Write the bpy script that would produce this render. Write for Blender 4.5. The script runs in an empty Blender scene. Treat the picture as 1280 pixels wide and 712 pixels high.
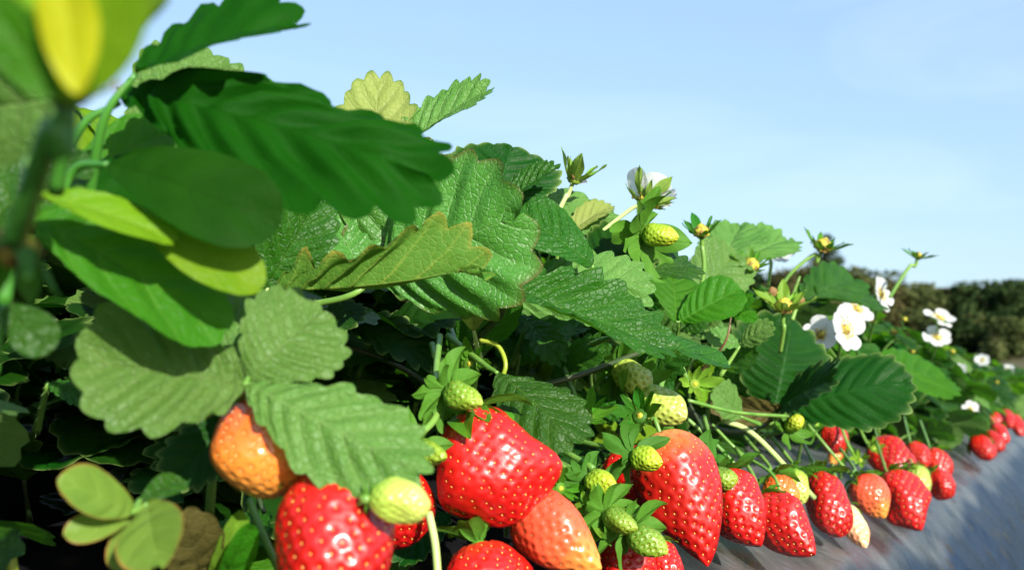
import bpy, math, random
import numpy as np
from mathutils import Vector, Matrix, noise as mnoise
from math import sin, cos, pi, sqrt, radians

rng = np.random.default_rng(7)
random.seed(7)
scene = bpy.context.scene
COL = scene.collection

# ------------------------------------------------------------------ camera
F = 1370.0                      # focal length in photo pixels (1280 wide)
PITCH = math.atan(99 / F)
CAM = Vector((0, 0, 0.42))
cd = bpy.data.cameras.new("camera")
cam = bpy.data.objects.new("camera", cd); COL.objects.link(cam)
cam.location = CAM
cam.rotation_euler = (pi / 2 + PITCH, 0, 0)
cd.sensor_width = 36; cd.lens = F / 1280 * 36
cd.clip_start = 0.01; cd.clip_end = 2000
cd.dof.use_dof = True
cd.dof.focus_distance = 0.45
cd.dof.aperture_fstop = cd.lens / 2.4
cd.dof.aperture_blades = 7
scene.camera = cam
RC = Matrix.Rotation(pi / 2 + PITCH, 3, 'X')

def W(px, py, Z):
    return CAM + RC @ Vector(((px - 640) / F * Z, -(py - 356) / F * Z, -Z))
def P(p): return W(*p)
def D(n): return (RC @ Vector(n)).normalized()     # camera frame direction (right, up, toward lens)
def proj(v):
    c = RC.transposed() @ (v - CAM)
    Z = -c.z
    if Z < 0.01: return None
    return (640 + F * c.x / Z, 356 - F * c.y / Z, Z)

TH = radians(27.7)
def row(s, t, z): return Vector((s * sin(TH) - t * cos(TH), s * cos(TH) + t * sin(TH), z))

def interp(x, xs, ys): return float(np.interp(x, xs, ys))
def shoulder(s): return interp(s, [0, .3, .5, .75, 1.05, 1.8, 3, 7, 14], [-.20, -.14, -.108, -.122, -.146, -.152, -.172, -.25, -.38])
TP = [-.6, -.12, -.05, .02, .07, .10, .14, .18, .22, .30, .45, .80, .92, 1.05, 1.2, 1.8]
ZP = [-.27, -.27, -.25, -.17, -.105, -.055, -.004, .022, .042, .065, .075, .065, .02, -.15, -.25, -.26]
def bedz(s, t): return CAM.z + shoulder(s) + interp(t, TP, ZP)
def topz(s): return CAM.z + interp(s, [0, .35, .6, .95, 1.5, 2.7, 7, 14], [.13, .15, .16, .125, .120, .072, -.01, -.1])

# ------------------------------------------------------------------ materials
def new_mat(name):
    m = bpy.data.materials.new(name); m.use_nodes = True
    nt = m.node_tree; nt.nodes.clear()
    out = nt.nodes.new('ShaderNodeOutputMaterial')
    return m, nt, out
def N(nt, typ, **kw):
    n = nt.nodes.new(typ)
    for k, v in kw.items():
        if k in n.inputs.keys(): n.inputs[k].default_value = v
        else: setattr(n, k, v)
    return n
def L(nt, a, b): nt.links.new(a, b)
def ramp(nt, fac, stops):
    r = nt.nodes.new('ShaderNodeValToRGB')
    e = r.color_ramp.elements
    while len(e) > 1: e.remove(e[-1])
    e[0].position = stops[0][0]; e[0].color = (*stops[0][1], 1)
    for p, c in stops[1:]:
        q = e.new(p); q.color = (*c, 1)
    if fac is not None: L(nt, fac, r.inputs[0])
    return r
def math_(nt, op, a, b=None, c=None):
    n = nt.nodes.new('ShaderNodeMath'); n.operation = op
    for i, v in enumerate((a, b, c)):
        if v is None: continue
        if isinstance(v, (int, float)): n.inputs[i].default_value = v
        else: L(nt, v, n.inputs[i])
    return n.outputs[0]
def mix(nt, fac, a, b, blend='MIX'):
    n = nt.nodes.new('ShaderNodeMix'); n.data_type = 'RGBA'; n.blend_type = blend
    for i, v in ((0, fac), (6, a), (7, b)):
        if isinstance(v, (int, float)): n.inputs[i].default_value = v
        elif isinstance(v, tuple): n.inputs[i].default_value = (*v, 1)
        else: L(nt, v, n.inputs[i])
    return n.outputs[2]

def leaf_mat(name, dark, light, under, vein, trans, tfac=.22, rough=.46, bump=.6, edge=None, spec=.15):
    m, nt, out = new_mat(name)
    tc = N(nt, 'ShaderNodeTexCoord'); uv = nt.nodes.new('ShaderNodeSeparateXYZ')
    L(nt, tc.outputs['UV'], uv.inputs[0])
    oi = N(nt, 'ShaderNodeObjectInfo')
    ns = N(nt, 'ShaderNodeTexNoise', Scale=70.0, Detail=4.0); L(nt, tc.outputs['Object'], ns.inputs['Vector'])
    vo = N(nt, 'ShaderNodeTexVoronoi', Scale=430.0, feature='DISTANCE_TO_EDGE'); L(nt, tc.outputs['Object'], vo.inputs['Vector'])
    fine = N(nt, 'ShaderNodeTexNoise', Scale=900.0, Detail=3.0); L(nt, tc.outputs['Object'], fine.inputs['Vector'])
    fr = math_(nt, 'FRACT', uv.outputs[0])
    dv = math_(nt, 'ABSOLUTE', math_(nt, 'SUBTRACT', fr, .5))
    side = math_(nt, 'SUBTRACT', 1.0, math_(nt, 'SMOOTH_MIN', math_(nt, 'DIVIDE', dv, .07), 1.0, .3))
    side = math_(nt, 'MAXIMUM', side, 0.0)
    side = math_(nt, 'MULTIPLY', side, math_(nt, 'SUBTRACT', 1.0, math_(nt, 'MULTIPLY', uv.outputs[1], .6)))
    mid = math_(nt, 'MAXIMUM', math_(nt, 'SUBTRACT', 1.0, math_(nt, 'DIVIDE', uv.outputs[1], .035)), 0.0)
    vm = math_(nt, 'MAXIMUM', side, mid)
    ret = math_(nt, 'MAXIMUM', math_(nt, 'SUBTRACT', 1.0, math_(nt, 'MULTIPLY', vo.outputs['Distance'], 9.0)), 0.0)
    base = mix(nt, ns.outputs[0], dark, light)
    base = mix(nt, math_(nt, 'MULTIPLY', vm, .5), base, vein)
    base = mix(nt, math_(nt, 'MULTIPLY', ret, .10), base, vein)
    hsv = N(nt, 'ShaderNodeHueSaturation')
    L(nt, math_(nt, 'MULTIPLY_ADD', oi.outputs['Random'], .022, .489), hsv.inputs['Hue'])
    L(nt, math_(nt, 'MULTIPLY_ADD', oi.outputs['Random'], .36, .82), hsv.inputs['Value'])
    L(nt, base, hsv.inputs['Color']); base = hsv.outputs[0]
    if edge:
        e = math_(nt, 'MULTIPLY', math_(nt, 'POWER', uv.outputs[1], 30.0), math_(nt, 'MULTIPLY_ADD', ns.outputs[0], 2.2, -.35))
        e.node.use_clamp = True
        base = mix(nt, e, base, edge)
    ub = mix(nt, math_(nt, 'MULTIPLY', vm, .6), under, vein)
    ub = mix(nt, math_(nt, 'MULTIPLY', ret, .15), ub, vein)
    if edge: ub = mix(nt, e, ub, edge)
    geo = N(nt, 'ShaderNodeNewGeometry')
    col = mix(nt, geo.outputs['Backfacing'], base, ub)
    pr = N(nt, 'ShaderNodeBsdfPrincipled'); L(nt, col, pr.inputs['Base Color'])
    pr.inputs['Specular IOR Level'].default_value = spec
    L(nt, math_(nt, 'MULTIPLY_ADD', geo.outputs['Backfacing'], .2, math_(nt, 'MULTIPLY_ADD', ns.outputs[0], .25, rough - .1)), pr.inputs['Roughness'])
    pr.inputs['Sheen Weight'].default_value = .0
    h = math_(nt, 'ADD', math_(nt, 'MULTIPLY', ret, -.6), math_(nt, 'MULTIPLY', vm, -1.0))
    h = math_(nt, 'ADD', h, math_(nt, 'MULTIPLY', fine.outputs[0], .8))
    b = N(nt, 'ShaderNodeBump', Strength=bump, Distance=.0004); L(nt, h, b.inputs['Height'])
    L(nt, b.outputs[0], pr.inputs['Normal'])
    tr = N(nt, 'ShaderNodeBsdfTranslucent')
    L(nt, mix(nt, math_(nt, 'MULTIPLY', vm, .5), trans, tuple(.6 * c for c in trans)), tr.inputs['Color'])
    ms = nt.nodes.new('ShaderNodeMixShader'); ms.inputs[0].default_value = tfac
    L(nt, pr.outputs[0], ms.inputs[1]); L(nt, tr.outputs[0], ms.inputs[2])
    L(nt, ms.outputs[0], out.inputs[0])
    return m

LM = {
 'mid':   leaf_mat('leaf_mid_green', (.007, .050, .001), (.024, .105, .003), (.07, .15, .03), (.09, .21, .03), (.09, .34, .01), spec=.28, rough=.42, bump=.9),
 'dark':  leaf_mat('leaf_dark_green', (.003, .028, .001), (.008, .055, .002), (.03, .09, .01), (.014, .075, .004), (.02, .14, .005), tfac=.18, rough=.5, bump=.35, edge=(.16, .24, .06)),  # pale edge paints sun caught on the leaf rims
 'bright':leaf_mat('leaf_bright_green', (.018, .11, .003), (.042, .17, .006), (.11, .24, .03), (.12, .29, .03), (.16, .46, .01), tfac=.33),
 'pale':  leaf_mat('leaf_pale_green', (.046, .135, .016), (.11, .22, .042), (.12, .20, .06), (.19, .29, .09), (.16, .34, .03), tfac=.22, rough=.48, bump=.8, spec=.25),
 'yellow':leaf_mat('leaf_yellow_green', (.22, .30, .06), (.34, .40, .11), (.18, .26, .05), (.44, .50, .20), (.34, .42, .03), tfac=.4, edge=(.05, .14, .01)),
 'lime':  leaf_mat('leaf_lime_green', (.06, .18, .003), (.15, .26, .006), (.14, .24, .02), (.20, .32, .015), (.22, .40, .01), tfac=.3, bump=.4),
 'aged':  leaf_mat('leaf_red_edged', (.03, .14, .012), (.075, .23, .03), (.13, .24, .06), (.16, .33, .09), (.11, .32, .01), edge=(.09, .03, .01), bump=.8, spec=.4, rough=.4),
 'curl': leaf_mat('leaf_yellow_rimmed', (.03, .12, .006), (.07, .19, .012), (.065, .17, .015), (.26, .33, .05), (.2, .4, .02), edge=(.34, .26, .04), bump=.6, spec=.3),
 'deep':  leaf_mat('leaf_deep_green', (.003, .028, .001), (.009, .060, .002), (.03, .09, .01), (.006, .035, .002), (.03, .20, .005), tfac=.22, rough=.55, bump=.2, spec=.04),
 'gold':  leaf_mat('sepal_golden', (.24, .29, .006), (.42, .42, .008), (.3, .34, .02), (.38, .40, .03), (.5, .5, .01), bump=.1),
 'bract': leaf_mat('bract_pink_rimmed', (.07, .15, .015), (.15, .23, .035), (.12, .2, .03), (.2, .3, .05), (.25, .4, .02), edge=(.42, .10, .04), bump=.2),
 'brown': leaf_mat('leaf_brownish', (.07, .06, .015), (.11, .10, .025), (.09, .075, .025), (.15, .15, .05), (.15, .15, .03)),
 'sepal': leaf_mat('sepal_green', (.035, .15, .008), (.075, .21, .015), (.06, .17, .015), (.12, .26, .03), (.18, .42, .02), rough=.38, bump=.2),
 'sepaldark': leaf_mat('sepal_dark_green', (.014, .085, .006), (.035, .14, .012), (.04, .13, .012), (.07, .2, .03), (.12, .36, .01), rough=.38, bump=.2),
 'sepallight': leaf_mat('sepal_light_green', (.10, .24, .015), (.17, .32, .03), (.20, .32, .06), (.26, .38, .06), (.34, .52, .03), rough=.45, bump=.2),
}

def stem_mat(name, a, b):
    m, nt, out = new_mat(name)
    tc = N(nt, 'ShaderNodeTexCoord')
    ns = N(nt, 'ShaderNodeTexNoise', Scale=60.0, Detail=3.0); L(nt, tc.outputs['Object'], ns.inputs['Vector'])
    r = ramp(nt, ns.outputs[0], [(.35, a), (.65, b)])
    pr = N(nt, 'ShaderNodeBsdfPrincipled', Roughness=.4); L(nt, r.outputs[0], pr.inputs['Base Color'])
    pr.inputs['Subsurface Weight'].default_value = 0.0
    L(nt, pr.outputs[0], out.inputs[0]); return m
SM = {'green': stem_mat('stem_green', (.08, .20, .025), (.16, .30, .05)),
      'pale': stem_mat('stem_pale', (.30, .42, .12), (.42, .52, .20)),
      'dark': stem_mat('stem_dark', (.02, .05, .012), (.05, .06, .025)),
      'fresh': stem_mat('stem_fresh_green', (.025, .13, .012), (.05, .19, .02)),
      'red': stem_mat('stem_reddish', (.12, .12, .04), (.18, .10, .05)),
      'yellow': stem_mat('stem_yellow_green', (.22, .30, .02), (.32, .38, .04))}

def berry_mat(name, stops, rough=.42, coat=.42, sub=.06, blotch=None):
    m, nt, out = new_mat(name)
    tc = N(nt, 'ShaderNodeTexCoord'); s = nt.nodes.new('ShaderNodeSeparateXYZ'); L(nt, tc.outputs['UV'], s.inputs[0])
    ns = N(nt, 'ShaderNodeTexNoise', Scale=90.0, Detail=3.0); L(nt, tc.outputs['Object'], ns.inputs['Vector'])
    fac = math_(nt, 'ADD', s.outputs[1], math_(nt, 'MULTIPLY_ADD', ns.outputs[0], .24, -.12))
    r = ramp(nt, fac, stops)
    col = r.outputs[0]
    # flesh colour darkens towards the middle of each seed pit
    oi = N(nt, 'ShaderNodeObjectInfo'); hs = N(nt, 'ShaderNodeHueSaturation'); L(nt, col, hs.inputs['Color'])
    big = N(nt, 'ShaderNodeTexNoise', Scale=35.0, Detail=2.0); L(nt, tc.outputs['Object'], big.inputs['Vector'])
    L(nt, math_(nt, 'ADD', math_(nt, 'MULTIPLY_ADD', oi.outputs['Random'], .3, .60), math_(nt, 'MULTIPLY', big.outputs[0], .5)), hs.inputs['Value']); col = hs.outputs[0]
    pit = s.outputs[0]
    col = mix(nt, math_(nt, 'MULTIPLY', pit, .55), col, mix(nt, 1.0, col, (.62, .42, .35), 'MULTIPLY'))
    pr = N(nt, 'ShaderNodeBsdfPrincipled', Roughness=rough); L(nt, col, pr.inputs['Base Color'])
    pr.inputs['Coat Weight'].default_value = coat; pr.inputs['Coat Roughness'].default_value = .17
    pr.inputs['Subsurface Weight'].default_value = sub
    pr.inputs['Subsurface Radius'].default_value = (1.0, .25, .12); pr.inputs['Subsurface Scale'].default_value = .003
    fn = N(nt, 'ShaderNodeTexNoise', Scale=380.0, Detail=3.0); L(nt, tc.outputs['Object'], fn.inputs['Vector'])
    b = N(nt, 'ShaderNodeBump', Strength=.3, Distance=.0005); L(nt, fn.outputs[0], b.inputs['Height']); L(nt, b.outputs[0], pr.inputs['Normal'])
    L(nt, pr.outputs[0], out.inputs[0]); return m
def seed_mat(name, a, b):
    m, nt, out = new_mat(name)
    tc = N(nt, 'ShaderNodeTexCoord')
    ns = N(nt, 'ShaderNodeTexNoise', Scale=260.0); L(nt, tc.outputs['Object'], ns.inputs['Vector'])
    r = ramp(nt, ns.outputs[0], [(.4, a), (.6, b)])
    pr = N(nt, 'ShaderNodeBsdfPrincipled', Roughness=.35); L(nt, r.outputs[0], pr.inputs['Base Color'])
    L(nt, pr.outputs[0], out.inputs[0]); return m
BM = {
 'ripe':  (berry_mat('flesh_ripe_red', [(0, (.58, .035, .010)), (.18, (.50, .006, .003)), (1, (.40, .003, .002))]), seed_mat('seed_gold', (.55, .22, .03), (.80, .45, .08))),
 'ripepale':  (berry_mat('flesh_red_pale_shoulder', [(0, (.78, .30, .10)), (.12, (.70, .12, .03)), (.3, (.50, .010, .004)), (1, (.40, .003, .002))]), seed_mat('seed_gold_b', (.55, .22, .03), (.80, .45, .08))),
 'orange':(berry_mat('flesh_orange', [(0, (.66, .07, .012)), (.4, (.76, .15, .025)), (.7, (.80, .22, .03)), (1, (.80, .36, .06))], rough=.3), seed_mat('seed_pale', (.75, .5, .12), (.85, .65, .25))),
 'pink':  (berry_mat('flesh_salmon', [(0, (.50, .03, .012)), (.4, (.62, .075, .03)), (.7, (.68, .11, .035)), (1, (.76, .32, .05))], rough=.3), seed_mat('seed_olive', (.16, .09, .02), (.28, .16, .03))),
 'white': (berry_mat('flesh_white_green', [(0, (.18, .34, .03)), (.5, (.36, .47, .07)), (1, (.44, .52, .11))], rough=.35, coat=.3), seed_mat('seed_green', (.22, .32, .03), (.3, .38, .06))),
 'blush': (berry_mat('flesh_white_blush', [(0, (.68, .58, .20)), (.5, (.78, .55, .28)), (.85, (.78, .30, .16)), (1, (.72, .5, .24))], rough=.35, coat=.3), seed_mat('seed_tan', (.35, .22, .03), (.5, .3, .06))),
 'green': (berry_mat('flesh_green', [(0, (.05, .13, .01)), (.5, (.10, .20, .012)), (1, (.22, .32, .02))], rough=.45, coat=.1), seed_mat('seed_yellowgreen', (.50, .46, .04), (.62, .58, .10))),
 'yellow': (berry_mat('flesh_yellow_green', [(0, (.09, .20, .01)), (.5, (.20, .32, .012)), (1, (.38, .44, .02))], rough=.5, coat=.05), seed_mat('seed_yellow', (.45, .38, .02), (.62, .5, .05))),
}
def simple(name, c, rough=.5, trans=None, tf=.3):
    m, nt, out = new_mat(name)
    tc = N(nt, 'ShaderNodeTexCoord')
    ns = N(nt, 'ShaderNodeTexNoise', Scale=150.0, Detail=3.0); L(nt, tc.outputs['Object'], ns.inputs['Vector'])
    col = mix(nt, ns.outputs[0], c, tuple(x * .75 for x in c))
    pr = N(nt, 'ShaderNodeBsdfPrincipled', Roughness=rough); L(nt, col, pr.inputs['Base Color'])
    if trans:
        tr = N(nt, 'ShaderNodeBsdfTranslucent'); tr.inputs['Color'].default_value = (*trans, 1)
        ms = nt.nodes.new('ShaderNodeMixShader'); ms.inputs[0].default_value = tf
        L(nt, pr.outputs[0], ms.inputs[1]); L(nt, tr.outputs[0], ms.inputs[2]); L(nt, ms.outputs[0], out.inputs[0])
    else: L(nt, pr.outputs[0], out.inputs[0])
    return m
M_PETAL = simple('petal_white', (.70, .71, .69), .5, (.92, .93, .88), .4)
M_STAMEN = simple('stamen_yellow', (.75, .55, .05), .6)
def cone_mat():
    m, nt, out = new_mat('receptacle_yellow')
    tc = N(nt, 'ShaderNodeTexCoord'); ns = N(nt, 'ShaderNodeTexNoise', Scale=330.0, Detail=3.0); L(nt, tc.outputs['Object'], ns.inputs['Vector'])
    r = ramp(nt, ns.outputs[0], [(.40, (.16, .09, .02)), (.5, (.34, .28, .02)), (.62, (.46, .44, .03))])
    pr = N(nt, 'ShaderNodeBsdfPrincipled', Roughness=.7); L(nt, r.outputs[0], pr.inputs['Base Color']); L(nt, pr.outputs[0], out.inputs[0]); return m
M_CONE = cone_mat()
M_GLOW = simple('fresh_cone_yellow', (.62, .56, .01), .6)
M_DRIED = simple('dried_anther_brown', (.22, .12, .035), .8)

# ------------------------------------------------------------------ object helpers
def link(name, me, mat=None, parent=None):
    o = bpy.data.objects.new(name, me); COL.objects.link(o)
    if mat is not None and me is not None and not me.materials:
        for m in (mat if isinstance(mat, (list, tuple)) else [mat]): me.materials.append(m)
    if parent is not None: o.parent = parent
    return o
def mesh(name, V, Fc, uv=None, smooth=True, mi=None):
    me = bpy.data.meshes.new(name)
    me.from_pydata([tuple(v) for v in V], [], [tuple(int(i) for i in f) for f in Fc])
    if smooth: me.polygons.foreach_set('use_smooth', [True] * len(me.polygons))
    if uv is not None:
        lay = me.uv_layers.new(name='UVMap')
        idx = np.empty(len(me.loops), np.int32); me.loops.foreach_get('vertex_index', idx)
        lay.data.foreach_set('uv', np.asarray(uv, np.float32)[idx].ravel())
    if mi is not None: me.polygons.foreach_set('material_index', mi)
    me.update(); return me
def tag(o, label=None, cat=None, group=None, kind=None):
    if label: o['label'] = label
    if cat: o['category'] = cat
    if group: o['group'] = group
    if kind: o['kind'] = kind
    return o
def empty(name, loc):
    o = bpy.data.objects.new(name, None); COL.objects.link(o); o.location = loc
    o.empty_display_size = .01
    return o
def frame(y, zhint):
    y = y.normalized(); z = (zhint - y * zhint.dot(y))
    if z.length < 1e-5: z = y.orthogonal()
    z.normalize(); x = y.cross(z)
    return Matrix((x, y, z)).transposed()

# ------------------------------------------------------------------ leaflet mesh, length 1 along +y from the origin
def leaflet(nt_=9, w=.75, fold=.25, cup=0., bend=.4, twist=0., quilt=.018, ruffle=.02, tooth=.055, spt=6, nv=8, seed=0, skew=0., widest=.5, point=0., sharp=1.0):
    r = np.random.default_rng(seed)
    nu = nt_ * spt + 1
    u = np.linspace(0, 1, nu)
    vv = np.array([0, .035, .14, .3, .5, .68, .84, .93, 1.0]) if nv >= 8 else np.array([0, .3, .7, 1.0])
    ph = pi * u
    c = (1 - np.cos(ph)) / 2
    x = np.sin(ph) ** 1.0 * (widest + (1 - widest) * 2 * c * (1 - .25 * c))
    x = x * (1 - c) ** point if point else x
    x = x / x.max() * w / 2
    ox, oy = x, c
    ry = u ** 1.9 * .975
    tx = np.gradient(ox); ty = np.gradient(oy); tl = np.hypot(tx, ty) + 1e-9; tx /= tl; ty /= tl
    nx, ny = ty, -tx
    p = (nt_ * u) % 1.0
    pl = np.where(p < .6, p / 1.2, .5 + (p - .6) / .8)
    prof = (1 - np.abs(2 * pl - 1) ** (1.5 * sharp)) if tooth > 0 else np.zeros(nu)
    ampk = np.clip((u - .1) / .18, 0, 1) * tooth
    amps = ampk * (1 + .25 * r.standard_normal(nt_ + 2)[(nt_ * u).astype(int)])
    V = []; UV = []
    cols = []
    so = r.uniform(0, 50)
    for side in (-1, 1):
        qa = 1 + .45 * r.standard_normal(nt_ + 2)[(nt_ * u + .5).astype(int)]; qa = np.convolve(np.pad(qa, 3, 'edge'), np.ones(7) / 7, 'valid')[:, None]
        a, b, cph = r.uniform(0, 6.28), r.uniform(0, 6.28), r.uniform(.8, 1.2)
        amp2 = amps * r.uniform(.85, 1.15)
        wv = np.clip((vv - .72) / .28, 0, 1)[None, :] ** 1.3
        X = vv[None, :] * (ox[:, None]) + wv * (amp2 * prof * nx)[:, None]
        Y = ry[:, None] + vv[None, :] * (oy - ry)[:, None] + wv * (amp2 * prof * (ny + .45 * ty * (u < .97)))[:, None]
        Y += .03 * np.sin(pi * vv)[None, :] * np.sin(pi * u)[:, None] * -1
        X *= (1 + side * skew)
        q = np.cos(2 * pi * p)[:, None]
        bell = np.sin(pi * np.clip(vv, 0, 1)) ** .6
        Z = quilt * .62 * qa * q * bell[None, :] * np.sin(pi * u)[:, None] ** .5
        Z = Z + fold * X * np.exp(-X * 1.2) + cup * X ** 2 / max(w, .2) * 2
        Z = Z + ruffle * vv[None, :] ** 2 * np.sin(u * 11 * cph + a)[:, None] + ruffle * .7 * vv[None, :] ** 2 * np.sin(u * 5 + b)[:, None]
        Z = Z + .003 * r.standard_normal(Z.shape) * (nv >= 8) * (vv[None, :] > .1)
        if nv >= 8 and tooth > 0:
            nz = np.array([[mnoise.noise(Vector((xx * 7 * side + so, yy * 7, so))) + .6 * mnoise.noise(Vector((xx * 19 * side, yy * 19 + so, 3))) for xx, yy in zip(xr, yr)] for xr, yr in zip(X, Y)])
            Z = Z + .022 * nz * np.clip(vv * 3, 0, 1)[None, :]
        cols.append((X * side, Y, Z))
    def bendit(X, Y, Z):
        tw = twist * Y
        X, Z = X * np.cos(tw) - Z * np.sin(tw), X * np.sin(tw) + Z * np.cos(tw)
        if abs(bend) > 1e-4:
            an = bend * Y
            cy = np.sin(an) / bend; cz = (np.cos(an) - 1) / bend
            Y, Z = cy + Z * np.sin(an), cz + Z * np.cos(an)
        return X, Y, Z
    nc = len(vv)
    for k, (X, Y, Z) in enumerate(cols):
        X, Y, Z = bendit(X, Y, Z); cols[k] = (X, Y, Z)
    tipy, tipz = cols[0][1][-1, 0], cols[0][2][-1, 0]
    al = math.atan2(tipz, tipy); Lc = math.hypot(tipz, tipy)
    verts = []; uvs = []
    for k, (X, Y, Z) in enumerate(cols):
        Y2 = (Y * cos(al) + Z * sin(al)) / Lc; Z2 = (-Y * sin(al) + Z * cos(al)) / Lc; X2 = X / Lc
        verts.append(np.stack([X2, Y2, Z2], -1)); uvs.append(np.stack(np.broadcast_arrays((nt_ * u)[:, None], vv[None, :]), -1))
    # left: columns 1.. ; right: all
    Vr = verts[1].reshape(-1, 3); Vl = verts[0][:, 1:].reshape(-1, 3)
    Uv = np.concatenate([uvs[1].reshape(-1, 2), uvs[0][:, 1:].reshape(-1, 2)])
    V = np.concatenate([Vr, Vl]); off = len(Vr)
    Fc = []
    for i in range(nu - 1):
        for j in range(nc - 1):
            a = i * nc + j; Fc.append((a, a + 1, a + nc + 1, a + nc))
            def li(ii, jj): return ii * nc if jj == 0 else off + ii * (nc - 1) + jj - 1
            Fc.append((li(i, j), li(i + 1, j), li(i + 1, j + 1), li(i, j + 1)))
    return V, Fc, Uv

def place(parent, name, geo, B, T, n, mat, width=1.0):
    V, Fc, Uv = geo
    Lt = (T - B).length
    R = frame(T - B, n)
    VV = (V * Lt) @ np.array(R).T
    me = mesh(name, VV, Fc, Uv)
    o = link(name, me, mat, parent)
    o.location = B - (parent.location if parent else Vector((0, 0, 0)))
    return o

def catmull(pts, n=8):
    pts = [Vector(p) for p in pts]
    if len(pts) == 2: return [pts[0].lerp(pts[1], i / n) for i in range(n + 1)]
    out = []
    e = [pts[0] * 2 - pts[1]] + pts + [pts[-1] * 2 - pts[-2]]
    for i in range(1, len(e) - 2):
        a, b, c, d = e[i - 1], e[i], e[i + 1], e[i + 2]
        for k in range(n):
            t = k / n
            out.append(.5 * ((2 * b) + (c - a) * t + (2 * a - 5 * b + 4 * c - d) * t * t + (3 * b - a - 3 * c + d) * t ** 3))
    out.append(pts[-1]); return out
def tube_geo(pts, r0, r1, seg=10, n=8, hairs=0, seed=0):
    c = catmull(pts, n); V = []; Fc = []
    prev = None
    for i, p in enumerate(c):
        t = (c[min(i + 1, len(c) - 1)] - c[max(i - 1, 0)]).normalized()
        if prev is None: prev = t.orthogonal().normalized()
        a = (prev - t * prev.dot(t)).normalized(); prev = a; b = t.cross(a)
        r = r0 + (r1 - r0) * i / (len(c) - 1)
        for k in range(seg):
            an = 2 * pi * k / seg; V.append(p + (a * cos(an) + b * sin(an)) * r)
    m = len(c)
    for i in range(m - 1):
        for k in range(seg):
            Fc.append((i * seg + k, i * seg + (k + 1) % seg, (i + 1) * seg + (k + 1) % seg, (i + 1) * seg + k))
    Fc.append(tuple(range(seg))[::-1]); Fc.append(tuple((m - 1) * seg + k for k in range(seg)))
    if hairs:
        rr = random.Random(seed)
        for _ in range(hairs):
            i = rr.randrange(m - 1); p = c[i].lerp(c[i + 1], rr.random())
            t = (c[i + 1] - c[i]).normalized()
            d = Vector((rr.gauss(0, 1), rr.gauss(0, 1), rr.gauss(0, 1))); d = (d - t * d.dot(t)).normalized()
            s = t.cross(d) * .00006
            b0 = len(V); q = p + d * (max(r0, r1) * 1.0 + .0011)
            V += [p + d * min(r0, r1) * .8 - s, p + d * min(r0, r1) * .8 + s, q]; Fc.append((b0, b0 + 1, b0 + 2))
    return V, Fc
def tube(name, pts, r0, r1, mat, parent=None, hairs=0, seg=10):
    """pts are world points; parent offset handled"""
    off = parent.location if parent else Vector((0, 0, 0))
    V, Fc = tube_geo(pts, r0, r1, seg=seg, hairs=hairs, seed=len(pts))
    b = Vector(V[0]); V = [v - b for v in V]
    o = link(name, mesh(name, V, Fc), mat, parent); o.location = b - off
    return o

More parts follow.
